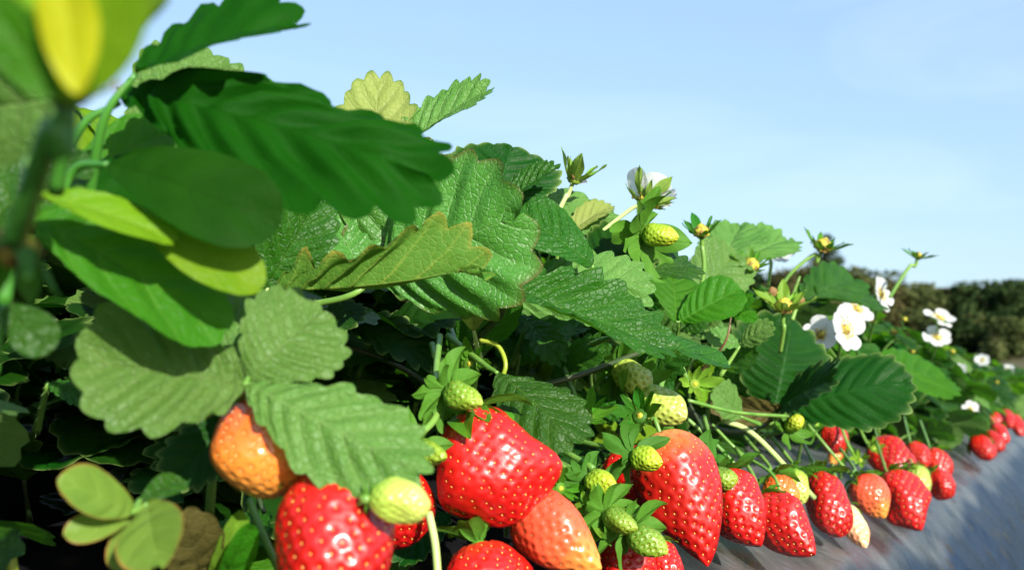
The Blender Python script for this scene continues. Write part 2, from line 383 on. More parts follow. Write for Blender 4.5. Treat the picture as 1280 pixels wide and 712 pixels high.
# ------------------------------------------------------------------ berry
def berry_geo(Lb, R, kind='cone', nth=96, nt=64, seeds=170, seed=0, lump=.05, flat=1.0, pit=.05):
    """axis -z, calyx at the origin, tip at z=-Lb"""
    r = np.random.default_rng(seed)
    tt = np.linspace(0, 1, 400)
    if kind == 'cone':   t0, pe, q = .30, 1.25, .80
    elif kind == 'blunt': t0, pe, q = .40, 1.7, .62
    elif kind == 'long': t0, pe, q = .26, 1.05, .85
    else:                t0, pe, q = .5, 2.0, .5
    prof = np.where(tt < t0, np.sqrt(np.clip(1 - ((t0 - tt) / t0) ** 2 * .86, 0, 1)), np.cos(pi / 2 * np.clip((tt - t0) / (1 - t0), 0, 1) ** pe) ** q)
    rad = R * prof; rad[-1] = 0
    zz = -Lb * tt
    # dish at the calyx
    d1 = np.linspace(0, 1, 60)[:-1]
    rad = np.concatenate([rad[0] * d1, rad]); zz = np.concatenate([-.05 * Lb * (1 - d1 ** 2), zz])
    ts = np.concatenate([np.zeros(59), tt])
    ds = np.hypot(np.diff(rad), np.diff(zz)); s = np.concatenate([[0], np.cumsum(ds)]); S = s[-1]
    sp = np.linspace(0, S, nt)
    rp, zp, tp = np.interp(sp, s, rad), np.interp(sp, s, zz), np.interp(sp, s, ts)
    th = np.linspace(0, 2 * pi, nth, endpoint=False)
    k1, k2, k3 = r.uniform(0, 6.28, 3)
    def lumpf(t, a): return 1 + lump * (np.sin(2 * a + k1 + 3 * t) * .7 + np.sin(3 * a + k2 - 4 * t) * .6 + np.sin(5 * t * 2 + k3) * .4 + .5 * np.sin(4 * a + k3 + 6 * t)) * np.clip(t * 4, 0, 1)
    def pt(rr, z, t, a):
        m = lumpf(t, a)
        bx = .10 * R * np.sin(pi * t * 1.2 + k1) * t
        return np.stack([rr * m * np.cos(a) + bx, rr * m * np.sin(a) * flat, z * np.ones_like(a) * 1.0], -1)
    A, T = np.meshgrid(th, np.arange(nt)); 
    V = pt(rp[T], zp[T], tp[T], A).reshape(-1, 3)
    # normals numerically from grid
    G = V.reshape(nt, nth, 3)
    du = np.roll(G, -1, 1) - np.roll(G, 1, 1); dv = np.gradient(G, axis=0)
    nn = np.cross(dv, du); ln = np.linalg.norm(nn, axis=-1, keepdims=True); nn = nn / np.maximum(ln, 1e-12)
    cen = np.array([0, 0, -Lb * .4]); sg = np.sign(((G - cen) * nn).sum(-1, keepdims=True)); nn = nn * np.where(sg == 0, 1, sg)
    # seeds
    area = np.concatenate([[0], np.cumsum(.5 * (rad[1:] + rad[:-1]) * ds)]); i0 = 62
    a0 = area[i0]
    K = seeds
    aa = a0 + (area[-1] - a0) * ((np.arange(K) + .5) / K)
    st = np.interp(aa, area, s) 
    sa = np.arange(K) * 2.399963 + k1 + r.normal(0, .05, K)
    srad, sz, stt = np.interp(st, s, rad), np.interp(st, s, zz), np.interp(st, s, ts)
    SP = pt(srad, sz, stt, sa)
    tot = 2 * pi * (area[-1] - a0); spacing = math.sqrt(tot / K)
    GG = G.reshape(-1, 3); dmin = np.full(len(GG), 9.)
    for c0 in range(0, len(GG), 4000):
        d = np.linalg.norm(GG[c0:c0 + 4000, None] - SP[None], axis=-1); dmin[c0:c0 + 4000] = d.min(1)
    x = dmin / spacing
    disp = -pit * 1.0 * np.exp(-(x / .29) ** 2) + pit * .34 * np.exp(-((x - .46) / .15) ** 2)
    Vd = GG + nn.reshape(-1, 3) * (disp * spacing * 3.4)[:, None]
    pitm = np.exp(-(x / .26) ** 2)
    UV = np.stack([pitm, np.clip(tp[T].ravel(), 0, 1)], -1)
    Fc = []; 
    for i in range(nt - 1):
        for k in range(nth):
            Fc.append((i * nth + k, (i + 1) * nth + k, (i + 1) * nth + (k + 1) % nth, i * nth + (k + 1) % nth))
    mi = [0] * len(Fc)
    # seeds: small drop shaped pips sitting in the pits
    Vs = [Vd]; off = len(Vd); uvs = [UV]
    nng = nn.reshape(-1, 3)
    prs = [(0, -1.0), (.6, -.55), (.75, 0), (.45, .65), (0, 1.0)]
    for k in range(K):
        if k % 1 == 0:
            j = int(np.argmin(((GG - SP[k]) ** 2).sum(1))); n_ = nng[j]
            ax = np.array([0, 0, -1.0]); ax = ax - n_ * ax.dot(n_); la = np.linalg.norm(ax)
            ax = ax / la if la > .05 else np.array([1., 0, 0])
            bx = np.cross(n_, ax); sl = spacing * .12
            c_ = SP[k] + n_ * (-pit * 3.4 * spacing * .88)
            ring = []
            for (q_, y_) in prs:
                if q_ == 0: ring.append([c_ + ax * y_ * sl])
                else: ring.append([c_ + ax * y_ * sl + (bx * cos(a_) + n_ * sin(a_)) * q_ * sl * .75 for a_ in (0, 1.05, 2.09, 3.14, 4.19, 5.24)])
            flatv = [p_ for rg in ring for p_ in rg]; Vs.append(np.array(flatv)); uvs.append(np.tile([[0, .5]], (len(flatv), 1)))
            a1 = off + 1; a2 = off + 7; a3 = off + 13; tipi = off + 19
            for e in range(6):
                f = (e + 1) % 6
                Fc += [(off, a1 + e, a1 + f), (a1 + e, a2 + e, a2 + f, a1 + f), (a2 + e, a3 + e, a3 + f, a2 + f), (a3 + e, tipi, a3 + f)]; mi += [1] * 4
            off += 20
    return np.concatenate(Vs), Fc, np.concatenate(uvs), mi

sep_cache = {}
def sepal_geo(seed, w=.42, bend=.5):
    k = (seed % 9, round(w, 2), round(bend, 1))
    if k not in sep_cache:
        sep_cache[k] = leaflet(nt_=5, w=w * .9, fold=.45, bend=bend, quilt=.0, ruffle=.04, tooth=0., spt=4, nv=8, seed=seed % 9, widest=.55, point=.4)
    return sep_cache[k]
def calyx(parent, C, axis, size, n, mat, spread=.5, seed=0, w=.42, bend=.6, jitter=.5):
    """sepals radiating from C. axis = away from the fruit (towards stem). spread>0 leans the sepals back to the fruit"""
    r = random.Random(seed)
    hub = link('calyx', mesh('calyx', *[(lambda g: g)(x) for x in disc_geo(size * .16, axis)]), mat, parent)
    hub.location = C - parent.location
    a = axis.orthogonal().normalized(); b = axis.cross(a)
    for k in range(n):
        an = 2 * pi * k / n + r.uniform(-.2, .2)
        out = a * cos(an) + b * sin(an)
        lift = -spread + r.uniform(-jitter, jitter)
        d = (out + axis * lift).normalized()
        Ls = size * r.uniform(.6, 1.1)
        B = C + out * size * .10 + axis * size * .03
        nrm = (axis * 1.0 - out * lift * 1.0).normalized()
        V, Fc, Uv = sepal_geo(seed + k, w, bend)
        R = frame(d, nrm); me = mesh('sepal', (V * Ls) @ np.array(R).T, Fc, Uv)
        o = link('sepal', me, mat, hub); o.location = B - C
    return hub
def disc_geo(r, axis):
    a = axis.orthogonal().normalized(); b = axis.cross(a); V = []; Fc = []
    rings = [(0.0, .5), (.6, .42), (1.0, .05), (.9, -.3), (.4, -.4)]
    V.append(axis * r * .5)
    for q, h in rings[1:]:
        for k in range(10):
            an = 2 * pi * k / 10; V.append((a * cos(an) + b * sin(an)) * r * q + axis * r * h)
    for k in range(10): Fc.append((0, 1 + k, 1 + (k + 1) % 10))
    for j in range(3):
        for k in range(10):
            Fc.append((1 + j * 10 + k, 11 + j * 10 + k, 11 + j * 10 + (k + 1) % 10, 1 + j * 10 + (k + 1) % 10))
    return V, Fc

BERRIES = []
def berry(label, c, t, wpx, kind, col, group, stem=None, cal=8, seed=0, seeds=None, spread=.5, bulge=(), lump=.07, calsize=None, calmat='sepal', pit=.042, stemmat='green', res=1.0, flat=1.0, calw=.42, calbend=.6, stemr=.0010):
    """c: calyx pixel+Z, t: tip pixel+Z, wpx: width in photo pixels"""
    C = P(c); T = P(t); Z = (c[2] + t[2]) / 2
    R = wpx / 2 / F * Z; Lb = (T - C).length
    root = empty('strawberry', C)
    tag(root, label, 'strawberry', group)
    if seeds is None: seeds = 170
    if col in ('ripe', 'ripepale', 'pink', 'orange'): seeds = int(seeds * 1.3)
    V, Fc, Uv, mi = berry_geo(Lb, R, kind, int(110 * res), int(76 * res), seeds, seed, lump, flat, pit)
    ax = (T - C).normalized()
    q = Vector((0, 0, -1)).rotation_difference(ax).to_matrix()
    VV = V @ np.array(q).T
    for bd, amp, wd in bulge:
        dv = np.array(D(bd)); cc = np.array(ax) * Lb * .5; rel = VV - cc; rn = np.linalg.norm(rel, axis=1, keepdims=True) + 1e-9
        ang = np.arccos(np.clip((rel / rn) @ dv, -1, 1))[:, None]
        VV = VV + dv * R * amp * np.exp(-(ang / wd) ** 2)
    me = mesh('flesh', VV, Fc, Uv, mi=mi)
    link('flesh', me, list(BM[col]), root)
    if cal:
        calyx(root, C - ax * R * .02, -ax, (calsize or R * .95) * (1.0 if Z < .48 else 1.7), cal, LM[calmat], spread, seed, w=calw, bend=calbend)
    if stem:
        pts = [C - ax * R * .04, C - ax * R * .45] + [P(s) for s in stem]
        tube('stem', pts, stemr, stemr * 1.25, SM[stemmat], root, hairs=60 if Z < .6 else 0)
    BERRIES.append(root)
    return root

# ------------------------------------------------------------------ hero leaf
def leaf(label, leaflets, mat='mid', petiole=None, pr=.0013, pmat='green', group='strawberry leaves in the near canopy', name='strawberry_leaf', hairs=40):
    root = empty(name, P(leaflets[0]['b']))
    tag(root, label, 'leaf', group)
    for i, l in enumerate(leaflets):
        g = {k: v for k, v in l.items() if k in ('w', 'fold', 'cup', 'bend', 'twist', 'quilt', 'ruffle', 'tooth', 'seed', 'skew', 'widest', 'nt_', 'spt', 'sharp')}
        g.setdefault('seed', hash_(label) + i); g.setdefault('nt_', 10)
        B, T = P(l['b']), P(l['t'])
        place(root, 'leaflet', leaflet(**g), B, T, D(l['n']), LM[l.get('mat', mat)])
        if (B - root.location).length > .002:
            tube('stalk', [root.location.copy(), B], .0007, .0007, SM[pmat], root)
    if petiole:
        tube('petiole', [P(p) for p in petiole], pr * .55, pr * 1.1, SM[pmat], root, hairs=hairs)
    return root
def hash_(s): return sum((i + 1) * ord(c) for i, c in enumerate(s)) % 9973

# ------------------------------------------------------------------ flower
def cone_geo(r, h, axis, seed=0, bumps=True, seg=26, rings=16):
    rr = np.random.default_rng(seed)
    a = np.array(axis.orthogonal().normalized()); ax = np.array(axis); b = np.cross(ax, a); V = []
    for i in range(rings + 1):
        f = i / rings
        for k in range(seg):
            an = 2 * pi * (k + .5 * (i % 2)) / seg
            q = sin(pi / 2 * min(1, (1 - f) * 1.35)) ** .8 if f < 1 else 0
            bm = 1 + (.10 * ((i + k) % 2) + .03 * rr.standard_normal() if bumps else 0)
            V.append((a * cos(an) + b * sin(an)) * r * q * bm + ax * h * f)
    Fc = []
    for i in range(rings):
        for k in range(seg): Fc.append((i * seg + k, i * seg + (k + 1) % seg, (i + 1) * seg + (k + 1) % seg, (i + 1) * seg + k))
    return V, Fc
def flower(label, p, face, size, kind='open', stem=None, seed=0, stemmat='green', sepn=10, seplift=None, group=None, stemr=.0011, npet=5, stam=True, sepmat='sepal', sepsize=.62, name='strawberry_flower', conecol=None, conesize=1.0, coneh=1.7, petlift=.12, gap=None):
    """face: direction (camera frame) the flower looks to; size: radius in m"""
    C = P(p); ax = D(face); r = random.Random(seed)
    root = empty(name, C); tag(root, label, 'flower', group)
    a = ax.orthogonal().normalized(); b = ax.cross(a)
    lift = seplift if seplift is not None else (.1 if kind == 'open' else .9)
    hub = link('calyx', mesh('calyx', *disc_geo(size * .22, -ax)), LM[sepmat], root)
    for k in range(sepn):
        an = 2 * pi * k / sepn + r.uniform(-.15, .15); out = a * cos(an) + b * sin(an)
        l_ = lift + r.uniform(-.25, .25); d = (out + ax * l_).normalized(); Ls = size * sepsize * r.uniform(.8, 1.15) * (1 if k % 2 else .85)
        V, Fc, Uv = sepal_geo(seed + k, .40 if k % 2 else .28, -.4)
        B = C + out * size * .14 - ax * size * .04
        R = frame(d, (ax - out * l_).normalized())
        o = link('sepal', mesh('sepal', (V * Ls) @ np.array(R).T, Fc, Uv), LM[sepmat], hub); o.location = B - C
    if kind == 'open':
        for k in range(npet):
            an = 2 * pi * k / 5 + .3 + r.uniform(-.1, .1); out = a * cos(an) + b * sin(an)
            l_ = petlift + r.uniform(-.12, .2); d = (out + ax * l_).normalized()
            V, Fc, Uv = leaflet(nt_=4, w=.98, fold=.05, bend=-.35, quilt=0, ruffle=.03, tooth=0, spt=6, seed=seed + k, widest=.55)
            Ls = size * r.uniform(.9, 1.05); R = frame(d, (ax - out * l_).normalized())
            o = link('petal', mesh('petal', (V * Ls) @ np.array(R).T, Fc, Uv), M_PETAL, root); o.location = out * size * .12 + ax * size * .04
    cr = size * (.24 if kind == 'open' else .27) * conesize
    V, Fc = cone_geo(cr, cr * (1.0 if kind == 'open' else coneh), ax, seed)
    link('receptacle', mesh('receptacle', V, Fc), conecol or M_CONE, root)
    # stamens: one ring, short filaments with anthers
    V = []; Fc = []
    for k in range(20 if kind == 'open' else (16 if stam else 0)):
        an = 2 * pi * k / (20 if kind == 'open' else 16) + r.uniform(-.3, .3); out = a * cos(an) + b * sin(an)
        d = (out * (.9 if kind == 'open' else .6) + ax * r.uniform(.3, 1.6)).normalized(); B = out * cr * .9
        E = B + d * size * .22 * r.uniform(.8, 1.2)
        v, f = tube_geo([B, E], size * .012, size * .012, seg=4, n=1); o_ = len(V); V += v; Fc += [tuple(i + o_ for i in q) for q in f]
        o_ = len(V); s_ = size * (.045 if kind == 'open' else .03) * r.uniform(.6, 1.2)
        for dx in ((1, 0, 0), (-1, 0, 0), (0, 1, 0), (0, -1, 0), (0, 0, 1.4), (0, 0, -1.4)): V.append(E + Vector(dx) * s_)
        for q in ((0, 2, 4), (2, 1, 4), (1, 3, 4), (3, 0, 4), (2, 0, 5), (1, 2, 5), (3, 1, 5), (0, 3, 5)): Fc.append(tuple(i + o_ for i in q))
    if V: link('stamens', mesh('stamens', V, Fc, smooth=False), M_STAMEN if kind == 'open' else M_DRIED, root)
    if stem:
        tube('stem', [C - ax * size * .05, C - ax * size * .5] + [P(s) for s in stem], stemr, stemr * 1.2, SM[stemmat], root, hairs=70 if p[2] < 1 else 0)
    return root
# ------------------------------------------------------------------ hero leaves (pixel, pixel, metres from the lens)
G1 = 'out of focus leaves closest to the lens'
G2 = 'strawberry leaves in the near canopy'
leaf('big dark green scalloped leaf arching over the near canopy against the sky, blurred', [
    dict(b=(150, 112, .27), t=(536, 218, .25), w=.37, n=(.10, .55, .80), fold=-.25, bend=.25, quilt=.045, ruffle=.03, tooth=.035, nt_=9, seed=6, sharp=1.4)],
    'deep', petiole=[(150, 128, .27), (95, 170, .27), (40, 330, .28)], group=G1, pmat='fresh')
leaf('dark green leaf with pointed lobes at the very top edge beside the yellow flower head', [
    dict(b=(170, 92, .26), t=(366, 30, .27), w=.62, n=(-.2, .75, .62), fold=.5, bend=.2, tooth=.09, nt_=7, seed=5)],
    'deep', petiole=[(170, 92, .26), (130, 150, .26), (110, 260, .27)], group=G1, pmat='fresh')
leaf('pale rough fine toothed leaf against the sky behind the top left flower head', [
    dict(b=(175, 190, .33), t=(285, 82, .35), w=.95, n=(.15, .35, .9), fold=.15, bend=.2, quilt=.02, tooth=.05, nt_=13, seed=8)],
    'pale', petiole=[(175, 190, .33), (160, 260, .33), (150, 340, .34)], group=G1, pmat='fresh')
leaf('small bright rounded leaf tip poking above the big dark arching leaf', [
    dict(b=(330, 165, .30), t=(322, 100, .30), w=.8, n=(.1, .4, .9), tooth=.02, nt_=5, seed=9)], 'bright', group=G1, pmat='fresh',
    petiole=[(330, 165, .30), (330, 230, .3)])
leaf('dark smooth oval leaf hanging in shade below the big arching leaf', [
    dict(b=(135, 205, .235), t=(342, 284, .23), w=.50, n=(-.55, .6, .6), fold=.2, bend=.6, tooth=.0, quilt=.01, nt_=5, seed=11)],
    'deep', petiole=[(135, 205, .235), (90, 215, .24), (60, 300, .24)], group=G1, pmat='fresh')
leaf('sunlit yellow green leaf strap folded down over a green one at the left edge', [
    dict(b=(36, 242, .222), t=(215, 300, .228), w=.36, n=(.1, .75, .6), fold=.3, bend=.4, tooth=.0, quilt=.01, nt_=5, seed=12),
    dict(b=(165, 270, .234), t=(325, 356, .236), w=.44, n=(.1, .5, .8), fold=.15, bend=.35, tooth=.0, quilt=.01, nt_=5, seed=13)],
    'lime', petiole=[(36, 242, .20), (15, 290, .2), (5, 380, .2)], group=G1, pmat='fresh')
leaf('broad green leaf slanting down under the yellow green strap at the left edge', [
    dict(b=(28, 262, .232), t=(275, 412, .245), w=.44, n=(.2, .6, .75), fold=.25, bend=.3, tooth=.012, quilt=.02, nt_=6, seed=14)],
    'bright', petiole=[(28, 262, .21), (10, 330, .21)], group=G1, pmat='fresh')
leaf('yellow green rounded leaf glowing between the dark leaves near the top left', [
    dict(b=(90, 220, .28), t=(212, 165, .29), w=.62, n=(.1, .55, .8), tooth=.02, nt_=6, seed=15, bend=.4),
    dict(b=(88, 222, .28), t=(60, 165, .28), w=.8, n=(-.1, .55, .8), tooth=.02, nt_=6, seed=16, bend=.4, mat='bright')],
    'bright', petiole=[(90, 220, .28), (80, 300, .28)], group=G1, pmat='fresh')
leaf('grey green leaf underside behind the stalk of the top left flower head', [
    dict(b=(90, 120, .19), t=(-60, 140, .2), w=.75, n=(0, -.3, .9), tooth=.0, nt_=6, seed=17)], 'pale', petiole=[(90, 120, .19), (70, 240, .2)], group=G1, pmat='fresh')
leaf('small dark green blurred leaf low at the left edge under the withered bud', [
    dict(b=(5, 380, .22), t=(62, 438, .22), w=.7, n=(.1, .5, .8), tooth=.0, nt_=5, seed=18)], 'mid', petiole=[(5, 380, .22), (-10, 470, .22)], group=G1, pmat='fresh')
leaf('deep green blurred leaf filling the left edge above the bright strap', [
    dict(b=(-30, 300, .24), t=(95, 190, .25), w=.7, n=(.1, .5, .8), tooth=.03, nt_=6, seed=19, bend=.5)], 'mid', petiole=[(-30, 300, .24), (-60, 400, .24)], group=G1, pmat='fresh')
leaf('dull green leaf in the shade under the grey green underside at the left edge', [
    dict(b=(30, 260, .27), t=(230, 240, .28), w=.6, n=(.2, .6, .7), tooth=.03, nt_=6, seed=20, bend=.5)], 'deep', petiole=[(30, 260, .27), (20, 360, .27)], group=G1, pmat='fresh')
# trifoliate in front of the orange berry
leaf('silvery green three part leaf spread open over the orange strawberry', [
    dict(b=(306, 482, .258), t=(106, 452, .243), w=.80, n=(-.05, .45, .9), fold=.3, bend=.35, quilt=.045, ruffle=.04, tooth=.06, nt_=7, seed=21),
    dict(b=(310, 472, .26), t=(400, 392, .275), w=1.0, n=(.2, .35, .92), fold=.12, bend=.3, quilt=.04, tooth=.055, nt_=9, seed=22),
    dict(b=(308, 478, .258), t=(518, 590, .254), w=.52, n=(.05, .55, .83), fold=-.35, bend=.1, quilt=.025, tooth=.045, nt_=10, seed=23)],
    'pale', petiole=[(308, 478, .258), (300, 500, .27), (270, 560, .30), (262, 640, .32)], group=G2)
leaf('pale leaflet half hidden behind the silvery green three part leaf', [
    dict(b=(300, 470, .285), t=(262, 372, .30), w=.8, n=(.1, .35, .92), tooth=.04, nt_=9, seed=24)], 'pale', petiole=[(300, 470, .285), (290, 540, .3)], group=G2)
leaf('dark serrated leaf in deep shade left of the orange strawberry', [
    dict(b=(300, 520, .30), t=(215, 600, .29), w=.6, n=(.3, .6, .7), tooth=.05, nt_=9, seed=25)], 'dark', petiole=[(300, 520, .30), (330, 470, .31)], group=G2)
# rough sunlit leaf with folded partner
leaf('large wrinkled sunlit leaf with purple tinged edge facing the lens in the upper middle', [
    dict(b=(470, 345, .40), t=(648, 268, .375), w=.88, n=(.15, .12, .98), fold=-.25, bend=.35, quilt=.034, ruffle=.05, tooth=.05, nt_=8, seed=31, sharp=.8),
    dict(b=(462, 352, .405), t=(520, 180, .41), w=.72, n=(.25, .2, .95), fold=-.2, bend=.3, quilt=.03, ruffle=.04, tooth=.05, nt_=8, seed=32),
    dict(b=(455, 352, .40), t=(392, 225, .41), w=.72, n=(.45, .2, .85), fold=.35, bend=.3, quilt=.03, tooth=.045, nt_=8, seed=33)],
    'aged', petiole=[(466, 350, .402), (430, 372, .40), (330, 395, .42), (300, 440, .44)], group=G2, pr=.0016)
leaf('curled leaf with yellow underside and notched rim just below the wrinkled leaf', [
    dict(b=(335, 362, .35), t=(596, 334, .345), w=.30, n=(-.15, .80, -.50), fold=.9, bend=-.3, quilt=.03, ruffle=.05, tooth=.05, nt_=9, seed=34, mat='curl'),
    dict(b=(325, 372, .36), t=(395, 248, .37), w=.55, n=(.5, .2, .8), fold=.5, bend=.4, quilt=.03, tooth=.05, nt_=9, seed=35, mat='mid')],
    'yellow', petiole=[(335, 364, .355), (300, 385, .36), (180, 400, .37)], group=G2, pmat='pale', pr=.0017)
leaf('dark narrow leaf hanging in the gap left of the wrinkled leaf', [
    dict(b=(350, 245, .38), t=(385, 345, .37), w=.5, n=(.6, .2, .7), tooth=.06, nt_=8, seed=36)], 'dark', petiole=[(350, 245, .38), (360, 220, .39), (370, 300, .42)], group=G2)
leaf('upright yellow translucent leaf tip backlit against the sky', [
    dict(b=(466, 240, .42), t=(474, 102, .43), w=.58, n=(-.1, .3, .9), fold=.2, bend=.2, quilt=.02, tooth=.06, nt_=9, seed=37)], 'yellow',
    petiole=[(468, 210, .42), (465, 260, .43)], group=G2)
leaf('slender ribbed leaf pointing up right into the sky beside the yellow leaf tip', [
    dict(b=(492, 192, .42), t=(607, 114, .42), w=.46, n=(-.35, .6, .6), fold=.6, bend=.2, quilt=.02, tooth=.05, nt_=11, seed=38),
    dict(b=(492, 192, .42), t=(440, 158, .43), w=.5, n=(-.1, .6, .6), fold=.6, bend=.2, tooth=.05, nt_=8, seed=39)], 'pale',
    petiole=[(492, 192, .42), (500, 260, .43)], group=G2)
leaf('dark fan shaped leaf against the sky right of the wrinkled leaf', [
    dict(b=(618, 258, .46), t=(640, 186, .47), w=1.6, n=(.0, .25, .95), fold=-.15, bend=.3, quilt=.03, tooth=.05, nt_=11, seed=40, mat='dark'),
    dict(b=(616, 262, .455), t=(694, 211, .45), w=.38, n=(-.2, .7, .6), fold=.6, bend=.1, quilt=.03, tooth=.05, nt_=12, seed=41, mat='mid')],
    'dark', petiole=[(618, 260, .46), (600, 330, .47), (590, 420, .48)], group=G2)
leaf('smooth green leaf shaped like a triangle right of the wrinkled leaf', [
    dict(b=(740, 332, .45), t=(640, 262, .46), w=.62, n=(.25, .55, .8), fold=.2, bend=.35, quilt=.015, tooth=.012, nt_=12, seed=42)], 'mid',
    petiole=[(740, 332, .45), (760, 400, .48)], group=G2)
leaf('long folded leaf with pale ribbed upper half and dark scooped lower half', [
    dict(b=(628, 372, .455), t=(806, 352, .465), w=.52, n=(-.05, .45, .85), fold=-.2, bend=.45, quilt=.03, tooth=.05, nt_=11, seed=43, mat='pale'),
    dict(b=(606, 356, .41), t=(825, 440, .42), w=.36, n=(-.10, .80, .55), fold=.75, bend=.3, quilt=.022, ruffle=.03, tooth=.05, nt_=11, seed=44, mat='mid')],
    'mid', petiole=[(604, 354, .41), (628, 388, .425), (590, 430, .44), (570, 480, .46)], group=G2, pr=.0018, pmat='dark')
leaf('green leaf folded shut beside the pale leaf stalk in the middle of the canopy', [
    dict(b=(600, 440, .46), t=(618, 352, .43), w=.55, n=(.35, .3, .85), fold=.4, bend=.4, tooth=.03, nt_=8, seed=45)], 'mid', petiole=[(600, 440, .46), (590, 500, .47)], group=G2)
leaf('pale cream leaf blade with thick white midrib hanging under the curled leaf', [
    dict(b=(592, 412, .43), t=(590, 345, .42), w=.62, n=(.1, .0, .98), fold=.3, bend=.1, tooth=.0, nt_=5, seed=46)], 'yellow', petiole=[(592, 412, .43), (600, 450, .44)], group=G2, pmat='pale')
leaf('dark toothed leaf in the middle of the canopy under the stemmed green flower', [
    dict(b=(735, 345, .50), t=(800, 292, .52), w=.85, n=(.0, .55, .8), fold=-.15, tooth=.06, nt_=11, seed=47)], 'dark', petiole=[(735, 345, .50), (730, 400, .52)], group=G2)
leaf('pale toothed leaf at the foot of the tall flower stalk, against the sky', [
    dict(b=(700, 300, .52), t=(735, 252, .54), w=1.2, n=(-.1, .35, .9), tooth=.06, nt_=9, seed=48),
    dict(b=(702, 300, .52), t=(762, 258, .53), w=.4, n=(-.3, .5, .7), tooth=.04, nt_=9, seed=49, fold=.5, mat='yellow')], 'pale',
    petiole=[(700, 300, .52), (690, 360, .53)], group=G2)
leaf('toothed green leaf reaching right under the yellow berry bud', [
    dict(b=(760, 345, .50), t=(865, 335, .52), w=.5, n=(.0, .75, .6), fold=.3, tooth=.05, nt_=10, seed=50)], 'mid', petiole=[(760, 345, .50), (740, 400, .52)], group=G2)
leaf('bright smooth leaf catching the sun below the brown flower heads', [
    dict(b=(850, 402, .55), t=(925, 362, .55), w=.75, n=(-.1, .62, .75), fold=.25, bend=.25, quilt=.02, tooth=.015, nt_=9, seed=51),
    dict(b=(845, 402, .55), t=(838, 338, .58), w=.8, n=(.3, .35, .85), fold=.2, bend=.3, tooth=.02, nt_=9, seed=52)], 'bright',
    petiole=[(850, 402, .55), (840, 460, .57)], group=G2)
leaf('pale matt leaf behind the bright smooth leaf', [
    dict(b=(865, 375, .66), t=(920, 318, .68), w=.8, n=(.1, .4, .9), tooth=.03, nt_=10, seed=53)], 'pale', petiole=[(865, 375, .66), (860, 430, .67)], group=G2)
leaf('ribbed light leaf leaning against the sky behind the brown flower heads', [
    dict(b=(900, 340, .72), t=(985, 300, .75), w=.55, n=(-.3, .6, .7), fold=.4, tooth=.04, nt_=12, seed=54),
    dict(b=(895, 345, .7), t=(925, 285, .74), w=.7, n=(-.3, .4, .8), fold=.3, tooth=.04, nt_=12, seed=55)], 'pale', petiole=[(900, 340, .72), (890, 400, .74)], group=G2)
leaf('drooping fresh leaf with toothed sides hanging above the reddest near strawberry', [
    dict(b=(622, 466, .40), t=(716, 552, .375), w=.62, n=(.1, .62, .75), fold=-.3, bend=.5, quilt=.022, tooth=.045, nt_=9, seed=56)], 'mid',
    petiole=[(622, 466, .40), (605, 455, .41), (560, 420, .44)], group=G2)
leaf('long thin pointed leaf lying over the pale berries in the middle', [
    dict(b=(770, 418, .44), t=(905, 460, .47), w=.34, n=(.0, .85, .45), fold=.3, bend=.3, tooth=.03, nt_=9, seed=57)], 'mid', petiole=[(770, 418, .44), (740, 430, .46)], group=G2)
# group of big dark leaves on the right
leaf('big dark three part leaf with light toothed rims above the row of fruit', [
    dict(b=(968, 512, .70), t=(990, 398, .74), w=.92, n=(.15, .35, .92), fold=-.45, bend=.2, quilt=.028, ruffle=.03, tooth=.045, nt_=11, seed=61),
    dict(b=(980, 513, .70), t=(1134, 478, .68), w=.66, n=(-.15, .62, .76), fold=-.12, bend=.55, quilt=.014, ruffle=.03, tooth=.045, nt_=12, seed=62),
    dict(b=(970, 512, .69), t=(1042, 474, .64), w=.56, n=(.0, .60, .8), fold=.2, bend=.3, quilt=.008, tooth=.05, nt_=11, seed=63)],
    'dark', petiole=[(972, 512, .70), (955, 532, .69), (905, 538, .68), (855, 510, .66), (800, 470, .64)], pr=.0019, pmat='dark', group=G2)
leaf('sunlit pale leaf half left of the big dark three part leaf', [
    dict(b=(960, 508, .73), t=(915, 415, .76), w=.8, n=(.3, .3, .9), fold=.1, bend=.3, tooth=.05, nt_=10, seed=64)], 'pale', petiole=[(960, 508, .73), (940, 560, .74)], group=G2)
leaf('brownish withered leaf edge curling under the big dark three part leaf', [
    dict(b=(985, 516, .69), t=(890, 500, .66), w=.28, n=(0, -.35, .9), fold=.4, bend=.4, tooth=.03, nt_=8, seed=65)], 'brown', petiole=[(985, 516, .69), (960, 530, .69)], group=G2)
leaf('small pale scalloped leaf tip left of the brownish withered edge', [
    dict(b=(925, 520, .64), t=(893, 488, .63), w=.8, n=(0, .5, .8), tooth=.08, nt_=5, seed=66)], 'pale', petiole=[(925, 520, .64), (950, 530, .65)], group=G2)
leaf('lowest green leaf right of the brown bud trio, behind the white blossoms', [
    dict(b=(1000, 372, .85), t=(1095, 380, .9), w=.45, n=(0, .8, .5), fold=.2, tooth=.04, nt_=9, seed=67),
    dict(b=(1000, 376, .85), t=(1068, 350, .9), w=.5, n=(0, .6, .7), fold=.2, tooth=.04, nt_=9, seed=68)], 'mid', petiole=[(1000, 345, .85), (980, 400, .85)], group=G2)
leaf('bright green smooth leaf blurred behind the right tip of the big dark leaf', [
    dict(b=(1085, 470, 1.05), t=(1180, 475, 1.1), w=.62, n=(0, .75, .6), fold=.2, tooth=.03, nt_=9, seed=69)], 'bright', petiole=[(1085, 470, 1.05), (1070, 500, 1.05)], group=G2)
